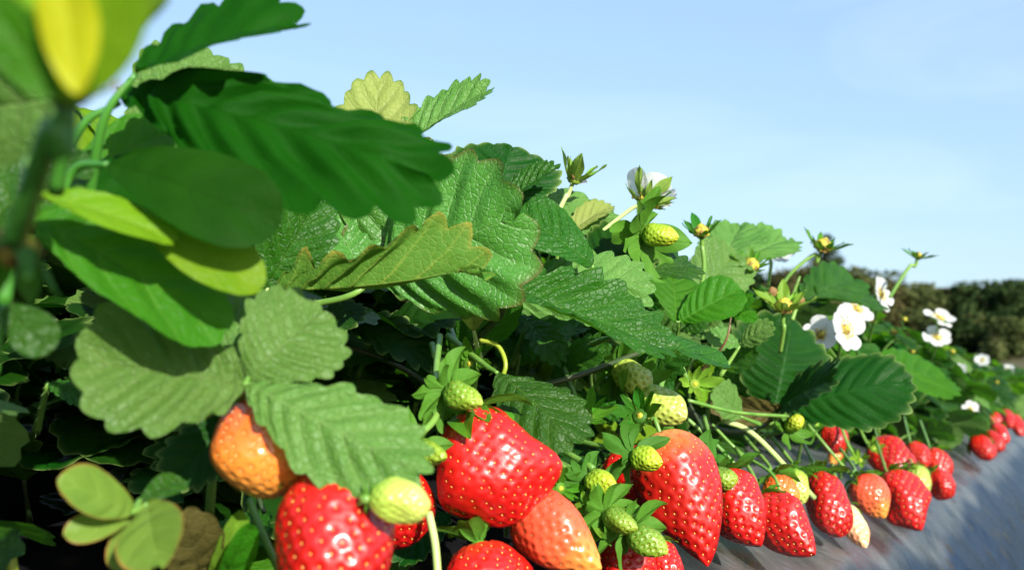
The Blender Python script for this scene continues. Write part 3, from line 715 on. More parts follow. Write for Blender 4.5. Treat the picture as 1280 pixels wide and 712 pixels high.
leaf('small star shaped tuft of young leaflets beside the brown bud trio', [
    dict(b=(915, 392, .58), t=(940, 372, .57), w=.5, n=(0, .5, .8), tooth=.08, nt_=4, seed=70),
    dict(b=(915, 392, .58), t=(895, 372, .58), w=.5, n=(0, .5, .8), tooth=.08, nt_=4, seed=71),
    dict(b=(915, 392, .58), t=(945, 400, .57), w=.45, n=(0, .5, .8), tooth=.08, nt_=4, seed=72),
    dict(b=(915, 392, .58), t=(920, 362, .58), w=.45, n=(0, .3, .9), tooth=.08, nt_=4, seed=73)], 'bright', petiole=[(915, 392, .58), (905, 430, .58), (870, 470, .6)], group=G2, pmat='red', pr=.0009)
leaf('small wavy leaf lit along its rim beside the young tuft', [
    dict(b=(925, 430, .6), t=(965, 408, .59), w=.6, n=(0, .5, .8), tooth=.06, nt_=7, seed=74),
    dict(b=(925, 432, .6), t=(885, 420, .6), w=.6, n=(0, .5, .8), tooth=.06, nt_=7, seed=75)], 'pale', petiole=[(925, 432, .6), (900, 470, .6)], group=G2)
# shaded interior of the canopy
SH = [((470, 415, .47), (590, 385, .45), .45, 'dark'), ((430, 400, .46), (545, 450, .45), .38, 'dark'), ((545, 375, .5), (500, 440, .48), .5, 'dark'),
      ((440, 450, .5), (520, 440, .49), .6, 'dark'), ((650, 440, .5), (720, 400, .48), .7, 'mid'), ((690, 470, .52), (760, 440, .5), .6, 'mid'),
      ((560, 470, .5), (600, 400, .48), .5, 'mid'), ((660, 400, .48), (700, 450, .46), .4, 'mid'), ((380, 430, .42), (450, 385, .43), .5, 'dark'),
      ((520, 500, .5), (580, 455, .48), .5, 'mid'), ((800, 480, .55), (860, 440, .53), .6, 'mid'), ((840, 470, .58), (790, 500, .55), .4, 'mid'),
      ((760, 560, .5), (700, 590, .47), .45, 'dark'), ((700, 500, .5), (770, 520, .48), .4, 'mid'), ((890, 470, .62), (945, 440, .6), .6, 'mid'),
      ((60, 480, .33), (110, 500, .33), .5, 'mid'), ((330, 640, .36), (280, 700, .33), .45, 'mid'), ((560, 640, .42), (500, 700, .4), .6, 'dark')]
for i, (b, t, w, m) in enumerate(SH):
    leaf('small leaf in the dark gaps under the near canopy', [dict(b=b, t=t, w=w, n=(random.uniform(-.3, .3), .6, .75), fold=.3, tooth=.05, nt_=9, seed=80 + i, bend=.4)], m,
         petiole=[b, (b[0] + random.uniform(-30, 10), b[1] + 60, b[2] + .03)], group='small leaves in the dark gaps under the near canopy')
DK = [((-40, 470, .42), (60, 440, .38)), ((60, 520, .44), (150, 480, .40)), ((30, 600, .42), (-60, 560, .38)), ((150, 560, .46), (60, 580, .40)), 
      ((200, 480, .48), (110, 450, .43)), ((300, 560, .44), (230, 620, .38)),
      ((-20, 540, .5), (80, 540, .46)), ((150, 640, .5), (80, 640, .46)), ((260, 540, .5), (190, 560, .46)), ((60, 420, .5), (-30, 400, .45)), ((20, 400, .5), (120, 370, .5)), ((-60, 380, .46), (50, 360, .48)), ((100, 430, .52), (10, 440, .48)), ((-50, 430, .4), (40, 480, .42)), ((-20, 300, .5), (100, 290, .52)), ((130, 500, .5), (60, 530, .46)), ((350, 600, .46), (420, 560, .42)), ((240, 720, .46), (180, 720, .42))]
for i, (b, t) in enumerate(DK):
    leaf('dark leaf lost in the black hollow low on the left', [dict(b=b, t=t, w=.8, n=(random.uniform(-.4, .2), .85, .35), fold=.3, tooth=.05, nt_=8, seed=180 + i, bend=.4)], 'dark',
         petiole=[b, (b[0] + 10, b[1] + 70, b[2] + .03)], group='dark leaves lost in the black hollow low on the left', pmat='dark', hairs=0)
rr_ = random.Random(5)
for i in range(34):
    x = rr_.uniform(650, 1010) if i < 26 else rr_.uniform(1010, 1140)
    sk_ = float(np.interp(x, [650, 700, 790, 850, 900, 960, 1020, 1110, 1180], [270, 300, 310, 340, 330, 345, 375, 425, 465]))
    y = rr_.uniform(sk_, sk_ + 130); Z = interp(x, [650, 800, 1000, 1140], [.53, .60, .82, 1.15]) + rr_.uniform(-.02, .04)
    a_ = rr_.uniform(-.5, 3.6); l_ = rr_.uniform(38, 62) * .55 / Z ** .7
    m_ = rr_.choice(['mid', 'dark', 'bright', 'pale', 'mid', 'dark'])
    leaf('smallish toothed leaf packed into the middle of the canopy', [
        dict(b=(x, y, Z), t=(x + cos(a_ + da) * l_, y - sin(a_ + da) * l_ * .8, Z - .012), w=rr_.uniform(.65, .85), n=(rr_.uniform(-.4, .4), rr_.uniform(.3, .8), .7), fold=rr_.uniform(0, .5), tooth=.055, nt_=9, spt=5, seed=700 + i * 3 + q, bend=.4)
        for q, da in enumerate((0, 1.2, -1.2)[:rr_.choice([1, 3, 3])])], m_, petiole=[(x, y, Z), (x + rr_.uniform(-20, 20), y + 40, Z + .03), (x - 10, y + 90, Z + .08)], group='smallish toothed leaves packed into the middle of the canopy')
# bracts low on the left, close to the lens
leaf('cluster of pale rounded bracts with pink tips low at the left, blurred', [
    dict(b=(165, 640, .235), t=(76, 600, .22), w=.50, n=(.1, .5, .85), tooth=0, nt_=5, seed=91),
    dict(b=(160, 650, .235), t=(82, 668, .225), w=.45, n=(.1, .4, .85), tooth=0, nt_=5, seed=92, mat='bract'),
    dict(b=(185, 630, .235), t=(200, 706, .215), w=.62, n=(.1, .2, .95), tooth=0, nt_=5, seed=93),
    dict(b=(180, 640, .24), t=(150, 712, .23), w=.6, n=(-.2, .2, .95), tooth=0, nt_=5, seed=94, mat='bract'),
    dict(b=(175, 625, .24), t=(228, 600, .25), w=.5, n=(.1, .5, .85), tooth=0, nt_=5, seed=95, mat='mid')], 'bract',
    petiole=[(170, 640, .24), (180, 690, .27), (190, 780, .28)], group=G1, name='strawberry_bracts')
leaf('brown green crumpled leaf beside the pale bracts at the bottom left', [
    dict(b=(250, 725, .29), t=(228, 645, .27), w=.5, n=(.4, .2, .85), fold=.3, tooth=.03, nt_=6, seed=96),
    dict(b=(262, 730, .29), t=(300, 640, .28), w=.3, n=(.5, .2, .8), fold=.6, tooth=.0, nt_=6, seed=97, mat='sepallight'),
    dict(b=(270, 735, .29), t=(312, 655, .275), w=.28, n=(.5, .2, .8), fold=.6, tooth=.0, nt_=6, seed=98, mat='bright')], 'brown',
    petiole=[(255, 728, .29), (240, 790, .3)], group=G1)

# ------------------------------------------------------------------ strawberries
GB = 'strawberries ripening along the near side of the row'
GU = 'small unripe green fruits among the ripe strawberries'
GF = 'far strawberries blurred at the end of the row'
berry('orange half ripe strawberry under the silvery three part leaf', (346, 500, .273), (322, 622, .268), 132, 'blunt', 'orange', GB,
      stem=[(355, 470, .31), (380, 400, .36)], seeds=190, seed=1, cal=0, lump=.03)
berry('big glossy red strawberry cut by the bottom edge, left of the pale green fruit', (410, 594, .268), (432, 770, .248), 148, 'blunt', 'ripe', GB,
      stem=[(398, 560, .29), (380, 500, .33)], seeds=170, seed=2, lump=.03, cal=9, calw=.5, calsize=.012, spread=.2, flat=.95)
berry('pale green unripe fruit hanging over the big red strawberry at the bottom', (464, 622, .250), (538, 630, .247), 52, 'blunt', 'white', GU,
      stem=[(440, 590, .28), (420, 560, .32)], seeds=130, seed=3, cal=8, spread=.1, pit=.05, lump=.08)
berry('red strawberry mostly hidden behind the pale green fruit at the bottom', (470, 600, .37), (520, 676, .36), 92, 'blunt', 'ripe', GB, seeds=130, seed=4, cal=6)
berry('large lumpy red strawberry with pointed right shoulder under the drooping leaf', (580, 520, .375), (648, 648, .362), 126, 'blunt', 'ripe', GB, bulge=[((1, .12, .2), .30, .5), ((-.8, -.7, .2), .22, .5), ((.1, -1, .3), .12, .5)],
      stem=[(560, 500, .39), (540, 430, .43)], seeds=230, seed=15, lump=.09, cal=10, calsize=.021, spread=.45, calw=.45)
berry('small green fruit with open sepals on the left shoulder of the large lumpy strawberry', (520, 560, .345), (557, 572, .333), 33, 'cone', 'green', GU,
      stem=[(515, 550, .35), (545, 520, .36), (550, 470, .40)], seeds=80, seed=6, cal=9, calsize=.0125, spread=-.2, pit=.05, lump=.08, calw=.5)
berry('green fruit with large leafy sepals directly above the large lumpy strawberry', (560, 488, .36), (602, 506, .35), 36, 'cone', 'green', GU,
      stem=[(545, 470, .38), (550, 420, .42)], seeds=80, seed=7, cal=11, calsize=.0145, spread=-.2, pit=.05, lump=.08, calw=.5)
berry('salmon coloured half ripe strawberry below the large lumpy one', (650, 634, .375), (748, 704, .36), 88, 'cone', 'pink', GB, bulge=[((.6, -.6, .3), .2, .5)],
      stem=[(640, 600, .39), (650, 540, .42)], seeds=150, seed=8, cal=7, calsize=.013, spread=.5)
berry('red strawberry with two round leafy sepals cut by the bottom edge in the middle', (598, 680, .36), (622, 790, .35), 108, 'blunt', 'ripe', GB,
      stem=[(590, 640, .37), (580, 600, .42)], seeds=140, seed=9, cal=5, calsize=.017, spread=-.9, calw=.7)
berry('tall long red strawberry with orange shoulder in the centre of the row', (826, 544, .47), (886, 706, .445), 102, 'long', 'ripepale', GB, bulge=[((-.8, -.4, .3), .18, .6), ((.5, -.9, .1), .16, .3)],
      stem=[(815, 520, .48), (830, 470, .52)], seeds=210, seed=10, lump=.04, cal=0)
berry('yellow green fruit in a crown of sepals at the left of the tall long strawberry', (735, 600, .40), (772, 607, .39), 31, 'cone', 'yellow', GU,
      stem=[(715, 590, .41), (650, 545, .43), (560, 500, .47)], seeds=80, seed=11, cal=9, calsize=.0135, spread=-.3, pit=.05, lump=.08, calw=.55, calmat='sepaldark')
berry('yellow green fruit in a crown of sepals on the shoulder of the tall long strawberry', (792, 570, .425), (829, 577, .415), 30, 'cone', 'yellow', GU,
      stem=[(775, 562, .43), (720, 550, .45), (620, 520, .5)], seeds=80, seed=12, cal=10, calsize=.016, spread=.0, pit=.05, lump=.08, calw=.42, calmat='sepaldark')
berry('creamy white unripe strawberry above the tall long one', (800, 500, .49), (858, 522, .47), 52, 'cone', 'white', GU,
      stem=[(780, 490, .5), (740, 460, .53)], seeds=130, seed=13, cal=8, calsize=.012, spread=.5, pit=.05, lump=.08)
berry('white green unripe fruit tucked under the long thin leaf', (775, 462, .5), (806, 482, .48), 42, 'blunt', 'white', GU,
      stem=[(760, 450, .51), (740, 430, .53)], seeds=100, seed=14, cal=8, calsize=.014, spread=.6, pit=.05, lump=.08)
berry('green fruit with yellow seeds low in the middle, upper of a pair', (758, 642, .385), (796, 662, .375), 31, 'cone', 'green', GU,
      stem=[(740, 630, .4), (700, 600, .42), (640, 560, .45)], seeds=90, seed=16, cal=9, calsize=.016, spread=.1, pit=.05, lump=.08, calw=.5)
berry('green fruit with yellow seeds low in the middle, lower of a pair', (788, 664, .39), (834, 692, .38), 38, 'cone', 'green', GU,
      stem=[(770, 650, .4), (720, 620, .42)], seeds=90, seed=17, cal=9, calsize=.015, spread=.2, pit=.05, lump=.08, calw=.5)
berry('small shaded red strawberry peeping between the salmon and the tall long one', (720, 634, .42), (756, 662, .41), 46, 'blunt', 'ripe', GB, seeds=90, seed=18, cal=6)
berry('red strawberry at the bottom edge below the pair of green fruits', (768, 668, .41), (806, 745, .40), 70, 'blunt', 'ripe', GB, seeds=120, seed=19, cal=8, calsize=.018, spread=.1)
berry('red strawberry showing a sliver at the bottom edge beside the tall long one', (812, 680, .43), (850, 735, .42), 46, 'blunt', 'ripe', GB, seeds=100, seed=20, cal=6, calsize=.014)
berry('shaded red strawberry behind the left side of the tall long one', (785, 560, .48), (800, 640, .47), 72, 'cone', 'ripe', GB, seeds=120, seed=21, cal=0,
      stem=[(780, 540, .49), (760, 500, .53)])
berry('conical red strawberry directly right of the tall long one', (898, 596, .53), (952, 682, .505), 76, 'cone', 'ripe', GB,
      stem=[(890, 560, .55), (880, 520, .6)], seeds=150, seed=22, cal=8, calsize=.014, spread=.3, calw=.6, calmat='sepaldark', calbend=-.6)
berry('green bud fruit seated on top of the conical red strawberry', (892, 592, .515), (918, 604, .505), 28, 'blunt', 'green', GU,
      stem=[(880, 580, .52), (860, 540, .56)], seeds=70, seed=23, cal=8, calsize=.012, spread=-.3, pit=.05, lump=.08, calw=.7, calmat='sepaldark')
berry('red strawberry lying on the film with its tip to the right, beside the conical one', (948, 628, .57), (1020, 692, .54), 66, 'cone', 'ripe', GB, bulge=[((.3, .9, .3), .25, .5)],
      stem=[(944, 600, .58), (920, 560, .62)], seeds=130, seed=24, lump=.06, cal=8, calsize=.011)
berry('round orange strawberry behind the red one lying on the film', (966, 596, .63), (988, 642, .62), 42, 'blunt', 'orange', GB,
      stem=[(960, 580, .64), (930, 545, .68)], seeds=100, seed=25, cal=7, calsize=.012)
berry('pale green round fruit right of the round orange strawberry', (992, 588, .66), (1000, 630, .65), 33, 'blunt', 'white', GU,
      stem=[(988, 575, .67), (960, 540, .7)], seeds=90, seed=26, cal=8, calsize=.012, pit=.05, lump=.08)
berry('red strawberry crossed by a thick slanting stem in the row', (1024, 594, .70), (1048, 670, .67), 54, 'blunt', 'ripe', GB,
      stem=[(1018, 580, .71), (1000, 545, .76)], seeds=130, seed=27, cal=8, calsize=.011, lump=.06)
berry('cream and pink unripe strawberry leaning against the red one in the row', (1052, 634, .72), (1082, 684, .69), 33, 'cone', 'blush', GB,
      stem=[(1050, 620, .73), (1040, 580, .78)], seeds=100, seed=28, cal=6, calsize=.009)
berry('orange red strawberry with pale tip hanging behind the cream one', (1072, 598, .78), (1108, 646, .76), 46, 'cone', 'pink', GB,
      stem=[(1068, 585, .8), (1050, 560, .85)], seeds=120, seed=29, cal=8, calsize=.011)
berry('large red strawberry with shaded left flank lying on the bright film', (1112, 594, .90), (1154, 662, .86), 54, 'cone', 'ripe', GB, bulge=[((.9, .3, .2), .22, .5), ((-.7, -.6, .2), .18, .4)],
      stem=[(1105, 580, .92), (1095, 550, 1.0)], seeds=130, seed=30, cal=8, calsize=.013, lump=.08)
berry('broad lumpy red strawberry behind the large shaded one', (1100, 556, 1.05), (1128, 594, 1.0), 50, 'blunt', 'ripe', GB,
      stem=[(1096, 545, 1.08), (1090, 520, 1.15)], seeds=110, seed=31, cal=7, calsize=.014, lump=.1)
berry('small red strawberry right of the broad lumpy one', (1140, 556, 1.1), (1156, 584, 1.07), 28, 'blunt', 'ripe', GB, seeds=90, seed=32, cal=6, stem=[(1136, 545, 1.12), (1130, 520, 1.2)])
berry('pale green fruit between two red strawberries on the film', (1142, 584, .98), (1156, 616, .96), 29, 'blunt', 'white', GU, seeds=80, seed=33, cal=7, pit=.05, lump=.08, stem=[(1138, 575, 1.0), (1125, 550, 1.1)])
berry('red strawberry standing behind the pale green fruit on the film', (1164, 562, 1.12), (1182, 600, 1.1), 30, 'blunt', 'ripe', GB, seeds=90, seed=34, cal=7, stem=[(1160, 552, 1.14), (1150, 525, 1.2)])
berry('red strawberry lowest at the right end of the near cluster, on the film edge', (1166, 592, 1.04), (1190, 620, 1.02), 32, 'blunt', 'ripe', GB, seeds=90, seed=35, cal=7, lump=.1)
berry('red strawberry hanging alone under the big dark leaf', (1036, 535, .92), (1052, 562, .9), 32, 'blunt', 'ripe', GB, seeds=100, seed=36, cal=7, calmat='sepal', stem=[(1032, 525, .93), (1020, 500, 1.0)])
berry('small orange strawberry below the one hanging under the big dark leaf', (1050, 553, .96), (1038, 580, .95), 20, 'cone', 'orange', GB, seeds=80, seed=37, cal=8, calsize=.014, stem=[(1054, 545, .97), (1050, 520, 1.0)])
for i, (c, t, w, lab) in enumerate([
    ((1218, 548, 1.62), (1238, 572, 1.58), 27, 'left one of the blurred far berry cluster'),
    ((1236, 542, 1.66), (1250, 562, 1.62), 22, 'middle one of the blurred far berry cluster'),
    ((1244, 532, 1.72), (1256, 552, 1.68), 20, 'right one of the blurred far berry cluster'),
    ((1238, 515, 2.0), (1248, 534, 1.98), 16, 'small berry above the blurred far cluster'),
    ((1256, 514, 2.1), (1264, 534, 2.05), 16, 'berry right above the blurred far cluster'),
    ((1268, 520, 2.2), (1276, 544, 2.15), 16, 'last berry in view at the right edge')]):
    berry('red strawberry, ' + lab, c, t, w, 'blunt', 'ripe', GF, seeds=60, seed=50 + i, cal=6, res=.5, stem=[(c[0] - 4, c[1] - 8, c[2] + .02), (c[0] - 20, c[1] - 25, c[2] + .1)])
berry('yellow green berry bud with sepals standing against the sky', (806, 292, .50), (848, 298, .49), 31, 'cone', 'yellow', GU,
      stem=[(800, 295, .51), (795, 330, .52)], seeds=100, seed=40, cal=10, calsize=.013, spread=.3, pit=.05, lump=.08, calw=.6)
berry('yellow green fruit just under the big dark three part leaf', (985, 535, .68), (1002, 522, .67), 20, 'blunt', 'yellow', GU,
      stem=[(975, 540, .69), (950, 545, .7)], seeds=60, seed=41, cal=7, calsize=.010, pit=.05, lump=.08)

# sepal stars and leafy tufts in the fruit zone
TG = 'leafy green sepal tufts among the fruit'
for i, (x, y, Z, s, lab) in enumerate([
    (588, 455, .42, .017, 'leafy sepal tuft right under the folded leaf in the shade'),
    (800, 520, .46, .020, 'upright sepal pair above the shoulder of the tall long strawberry'),
    (738, 640, .39, .016, 'tuft of narrow pale sepals between salmon strawberry and green pair'),
    (700, 610, .40, .014, 'small leafy tuft beside the yellow green fruit on its left'),
    (640, 640, .38, .012, 'dark little sepal tuft between the lumpy and the salmon strawberry'),
    (868, 480, .52, .016, 'pale starry sepal tuft above the creamy white strawberry'),
    (735, 520, .45, .015, 'little pale tuft below the drooping leaf tip'),
    (905, 585, .60, .015, 'curled sepal tuft between the tall long and the conical strawberry'),
    (1075, 575, .86, .014, 'green sepal tuft over the orange red strawberry in the row'),
    (1020, 530, .85, .016, 'bright green tuft under the big dark leaf, left of the hanging berry'),
    (395, 600, .31, .011, 'small tuft between the orange and the big red strawberry'),
    (1092, 560, 1.0, .014, 'yellowish tuft left of the broad lumpy strawberry')]):
    flower(lab, (x, y, Z), (random.uniform(-.3, .5), random.uniform(-.2, .7), .8), s * .8, 'spent', stem=[(x - 15, y - 20, Z + .02), (x - 30, y - 60, Z + .06)], seed=200 + i,
           group=TG, sepn=8, sepsize=.95, seplift=1.2, name='sepal_tuft', conesize=.35, stam=False, sepmat=('sepal', 'sepaldark', 'sepallight')[i % 3])

# bare stems
def stem(label, pts, r=.0011, mat='green', group='fruit stems crossing between canopy and fruit'):
    root = tube('fruit_stem', [P(p) for p in pts], r, r, SM[mat], None, hairs=50)
    tag(root, label, 'stem', group); return root
stem('thick pale stem slanting down across the row to the red strawberry', [(905, 525, .64), (945, 545, .645), (1018, 622, .655)], .0016, 'pale')
stem('thin arched stem looping over the round orange strawberry', [(890, 530, .62), (925, 565, .62), (965, 592, .60), (978, 625, .59)], .0009)
stem('thin stem running down the left of the big red strawberry at the bottom', [(312, 625, .30), (330, 670, .29), (352, 720, .29)], .0010, 'green')
stem('upright pale stem between the big red strawberry and the bottom middle one', [(536, 640, .35), (544, 680, .345), (548, 730, .34)], .0013, 'pale')
stem('long straight stem passing above the yellow green crowned fruit', [(640, 525, .44), (690, 555, .42), (742, 585, .40)], .0012)
stem('long straight stem just below the upper straight one', [(655, 560, .44), (700, 578, .42), (738, 600, .41)], .0011)
stem('yellow loop of stem over the shaded middle of the canopy', [(600, 425, .43), (622, 432, .425), (632, 455, .42), (625, 478, .42)], .0009, 'yellow')
stem('thin stems behind the conical red strawberry, first', [(862, 505, .60), (880, 540, .58), (898, 590, .56)], .0009, 'dark')
stem('green stem from the canopy down to the orange red strawberry', [(1010, 530, .80), (1035, 560, .79), (1065, 595, .79)], .0011)
stem('green stem just left of the one to the orange red strawberry', [(995, 530, .8), (1010, 565, .79), (1020, 600, .72)], .0010)
stem('horizontal dark stem behind the long thin leaf', [(640, 490, .47), (720, 470, .48), (800, 440, .5)], .0013, 'dark')
stem('horizontal green stem right of the creamy white strawberry', [(860, 500, .58), (920, 515, .6), (985, 520, .64)], .0010)
stem('green stem under the dark arched stalk', [(850, 515, .60), (900, 560, .60), (935, 600, .6)], .0011)
stem('stem cut short at the bottom left corner', [(8, 680, .3), (14, 700, .3), (18, 740, .3)], .0016, 'yellow')
stem('fine dark stem in the shade left of the big red strawberry', [(240, 480, .36), (300, 560, .36), (330, 640, .34)], .0008, 'dark')
stem('long dark runner in the black gap under the curled leaf', [(330, 440, .44), (420, 430, .46), (520, 470, .48), (560, 520, .46)], .0012, 'dark')

# ------------------------------------------------------------------ flowers
GO = 'flower heads standing above the canopy'
GW = 'white blossoms in the canopy'
flower('huge blurred yellow green flower head in the top left corner', (82, 118, .125), (.10, .98, .16), .0135, 'spent', stemmat='fresh', stem=[(66, 160, .125), (45, 220, .13), (18, 300, .14)], seed=1,
       group=GO, sepn=10, sepsize=1.25, seplift=1.6, sepmat='lime', conesize=.85, coneh=4.2, stemr=.0013, conecol=M_GLOW)
fl0 = bpy.data.objects['strawberry_flower']
place(fl0, 'sepal', leaflet(nt_=5, w=.42, fold=.3, bend=-.2, quilt=0, ruffle=.02, tooth=0, spt=5, seed=3, point=.3), W(98, 118, .113), W(74, -60, .110), D((.1, .2, .95)), LM['gold'])
place(fl0, 'sepal', leaflet(nt_=5, w=.5, fold=.3, bend=-.2, quilt=0, ruffle=.02, tooth=0, spt=5, seed=4, point=.3), W(80, 125, .116), W(180, -30, .112), D((.1, .2, .95)), LM['lime'])
place(fl0, 'sepal', leaflet(nt_=5, w=.5, fold=.3, bend=-.2, quilt=0, ruffle=.02, tooth=0, spt=5, seed=5, point=.3), W(70, 125, .116), W(-20, -10, .113), D((-.1, .2, .95)), LM['bright'])
flower('blurred withered green bud with a white spot at the left edge', (22, 300, .155), (-.1, -.8, .5), .010, 'spent', stem=[(30, 270, .155), (40, 200, .16)], seed=2,
       group=GO, sepn=7, sepsize=1.1, seplift=1.2, sepmat='sepaldark', stemr=.0011)
flower('green petal less flower head on a tall pale stalk, highest against the sky', (717, 226, .52), (.35, .9, .2), .0155, 'spent', stem=[(708, 245, .52), (697, 268, .52), (690, 300, .52)], seed=3,
       group=GO, sepn=8, stemmat='pale', stemr=.0010, seplift=1.3, sepmat='sepallight', sepsize=1.05, conesize=.8, conecol=LM['sepallight'])
flower('white blossom seen from behind with green sepals on a leaning stalk against the sky', (806, 254, .52), (.35, .75, -.35), .0150, 'open', stem=[(795, 258, .52), (768, 277, .52), (740, 300, .52)], seed=4,
       group=GO, stemmat='pale', stemr=.0009, seplift=.8, sepmat='sepallight', sepsize=1.05, petlift=.95)
flower('old brown flower head with one upright sepal standing against the sky', (877, 294, .60), (-.1, .95, .25), .0150, 'spent', stem=[(878, 310, .6), (880, 335, .6), (875, 370, .6)], seed=5, group=GO, sepn=8, sepsize=.95, seplift=.8, conesize=1.0, sepmat='sepaldark')
flower('old flower head with golden cone low against the pale leaves', (938, 335, .68), (.1, .8, .6), .0155, 'spent', stem=[(935, 350, .68), (925, 375, .68)], seed=6, group=GO, sepn=9, sepsize=.9, conesize=1.1)
flower('white blossom half hidden behind the golden coned flower head', (966, 316, .80), (.1, .75, .5), .015, 'open', stem=[(964, 330, .8), (960, 360, .8)], seed=7, group=GW)
flower('flower head with yellow cone and bristly sepals on a slanting stalk against the sky', (1027, 312, .76), (.25, .9, .3), .0185, 'spent', stem=[(1018, 318, .76), (992, 338, .76), (975, 360, .76)], seed=8, group=GO, sepn=9, sepsize=1.0, conesize=1.1)
flower('rightmost flower head alone on a long bare stalk over the far field', (1147, 322, .98), (.25, .95, .15), .0155, 'spent', stem=[(1138, 332, .98), (1124, 352, .98), (1112, 372, .98)], seed=9, group=GO, sepn=9, sepsize=1.0, conesize=.8, stemr=.0014, seplift=.6)
flower('largest of the brown bud trio between pale upright sepals', (980, 388, .64), (0, .95, .3), .0155, 'spent', stem=[(980, 410, .64), (975, 440, .65)], seed=10, group=GO, sepn=9, sepsize=1.2, conesize=1.2, sepmat='sepallight')
flower('left bud of the brown trio', (966, 368, .65), (-.2, .9, .3), .007, 'spent', stem=[(970, 390, .65)], seed=11, group=GO, sepn=6, sepsize=.7, conesize=1.6, conecol=M_DRIED)
flower('right bud of the brown trio', (998, 378, .65), (.3, .9, .3), .007, 'spent', stem=[(990, 400, .65)], seed=12, group=GO, sepn=6, sepsize=.7, conesize=1.6, conecol=M_DRIED)
flower('big white blossom facing the lens, right one of the front pair', (1056, 412, .82), (.55, .25, .75), .0165, 'open', stem=[(1050, 430, .84), (1045, 470, .88)], seed=13, group=GW, npet=5)
flower('white blossom left of the big one in the front pair', (1026, 418, .84), (-.35, .3, .85), .0135, 'open', stem=[(1026, 430, .86), (1030, 470, .9)], seed=14, group=GW)
flower('white blossom tilted sideways just above the front pair', (1070, 386, .95), (.4, .6, .7), .014, 'open', stem=[(1068, 400, .96), (1060, 440, 1.0)], seed=15, group=GW)
flower('white blossom held highest above the front pair on the slope', (1100, 368, 1.0), (.7, .3, .6), .0155, 'open', stem=[(1096, 385, 1.0), (1085, 430, 1.05)], seed=16, group=GW)
flower('flattened white blossom seen edge on, upper of the two over the far field', (1174, 398, 1.25), (.2, .85, .45), .0165, 'open', stem=[(1172, 410, 1.25), (1160, 440, 1.3)], seed=17, group=GW)
flower('flattened white blossom, lower of the two over the far field', (1171, 422, 1.25), (0, .7, .7), .0145, 'open', stem=[(1170, 435, 1.26), (1160, 460, 1.3)], seed=18, group=GW)
flower('small white blossom alone in the blurred green near the far berries', (1213, 511, 1.6), (.1, .4, .9), .012, 'open', stem=[(1212, 520, 1.62), (1205, 535, 1.7)], seed=19, group=GW)
for i, (x, y, Z, s, k) in enumerate([(1118, 416, 1.3, .012, 's'), (1140, 440, 1.4, .010, 's'), (1150, 470, 1.5, .011, 's'), (1200, 462, 1.8, .010, 'w'), (1228, 450, 2.4, .014, 'w'),
                                     (1190, 440, 1.8, .012, 's'), (1246, 478, 2.4, .012, 's'), (1260, 462, 3.0, .015, 'w'), (1222, 482, 2.0, .012, 's'), (1090, 402, 1.2, .011, 's'),
                                     (1060, 360, 1.15, .010, 's'), (1240, 496, 2.2, .010, 'w'), (1270, 488, 2.8, .012, 'w'), (1130, 400, 1.4, .010, 's'), (1180, 490, 1.6, .009, 's')]):
    if k == 'w': flower('tiny blurred white blossom far down the row', (x, y, Z), (random.uniform(-.5, .5), .5, .7), s, 'open', stem=[(x, y + 12, Z + .03)], seed=300 + i, group='tiny blurred white blossoms far down the row')
    else: flower('tiny blurred yellow flower head far down the row', (x, y, Z), (random.uniform(-.5, .5), .8, .5), s, 'spent', stem=[(x, y + 12, Z + .03)], seed=300 + i, group='tiny blurred yellow flower heads far down the row', conesize=1.1)

# ------------------------------------------------------------------ filler leaves
MATS = ['mid', 'dark', 'bright', 'pale', 'mid', 'lime']
def tri(seed, m):
    r = np.random.default_rng(seed)
    parts = []
    for k, an in enumerate((0, 78, -78)):
        g = leaflet(nt_=8, w=r.uniform(.72, .88), fold=r.uniform(-.2, .45), bend=r.uniform(.3, .8), quilt=.02, tooth=.05, spt=4, nv=8, ruffle=.035, seed=seed * 7 + k)
        V = g[0].copy() * (1 if k == 0 else .88)
        dr = r.uniform(.05, .35); V[:, 2] -= 0
        Rz = np.array(Matrix.Rotation(radians(-an + r.uniform(-10, 10)), 3, 'Z') @ Matrix.Rotation(-dr, 3, 'X'))
        parts.append((V @ Rz.T, g[1], g[2]))
    return parts
PROTO = []
for i in range(16):
    m = MATS[i % len(MATS)]
    parts = tri(100 + i, m)
    pv, pf = tube_geo([Vector((0, 0, 0)), Vector((0, -.35, -.25)), Vector((.05, -.7, -.9)), Vector((0, -.7, -1.6))], .022, .028, seg=6, n=5)
    PROTO.append((parts, (pv, pf), m))
PM = [[(mesh('leaflet', V, Fc, Uv), LM[m]) for (V, Fc, Uv) in parts] for parts, p, m in PROTO]
PS = [mesh('petiole', [tuple(v) for v in p[0]], p[1]) for parts, p, m in PROTO]
for ms in PM:
    for me, mt in ms: me.materials.append(mt)
for me in PS: me.materials.append(SM['green'])
JOIN = []
for parts, p, m in PROTO:
    Vs = []; Fs = []; Us = []; off = 0; mi = []
    for V, Fc, Uv in parts:
        Vs.append(V); Fs += [tuple(int(i) + off for i in f) for f in Fc]; Us.append(Uv); off += len(V); mi += [0] * len(Fc)
    pv = np.array([tuple(v) for v in p[0]]); Vs.append(pv); Us.append(np.zeros((len(pv), 2))); Fs += [tuple(i + off for i in f) for f in p[1]]; mi += [1] * len(p[1])
    me = mesh('strawberry_leaf', np.concatenate(Vs), Fs, np.concatenate(Us), mi=mi); me.materials.append(LM[m]); me.materials.append(SM['green']); JOIN.append(me)

SKX = [0, 280, 300, 400, 440, 480, 530, 570, 610, 690, 720, 790, 850, 900, 960, 1020, 1060, 1110, 1180, 1230, 1280, 1400]
SKY = [-200, -200, 60, 130, 140, 140, 175, 170, 200, 235, 262, 272, 305, 292, 305, 338, 360, 385, 420, 438, 455, 490]
def skyline(px): return float(np.interp(px, SKX, SKY))

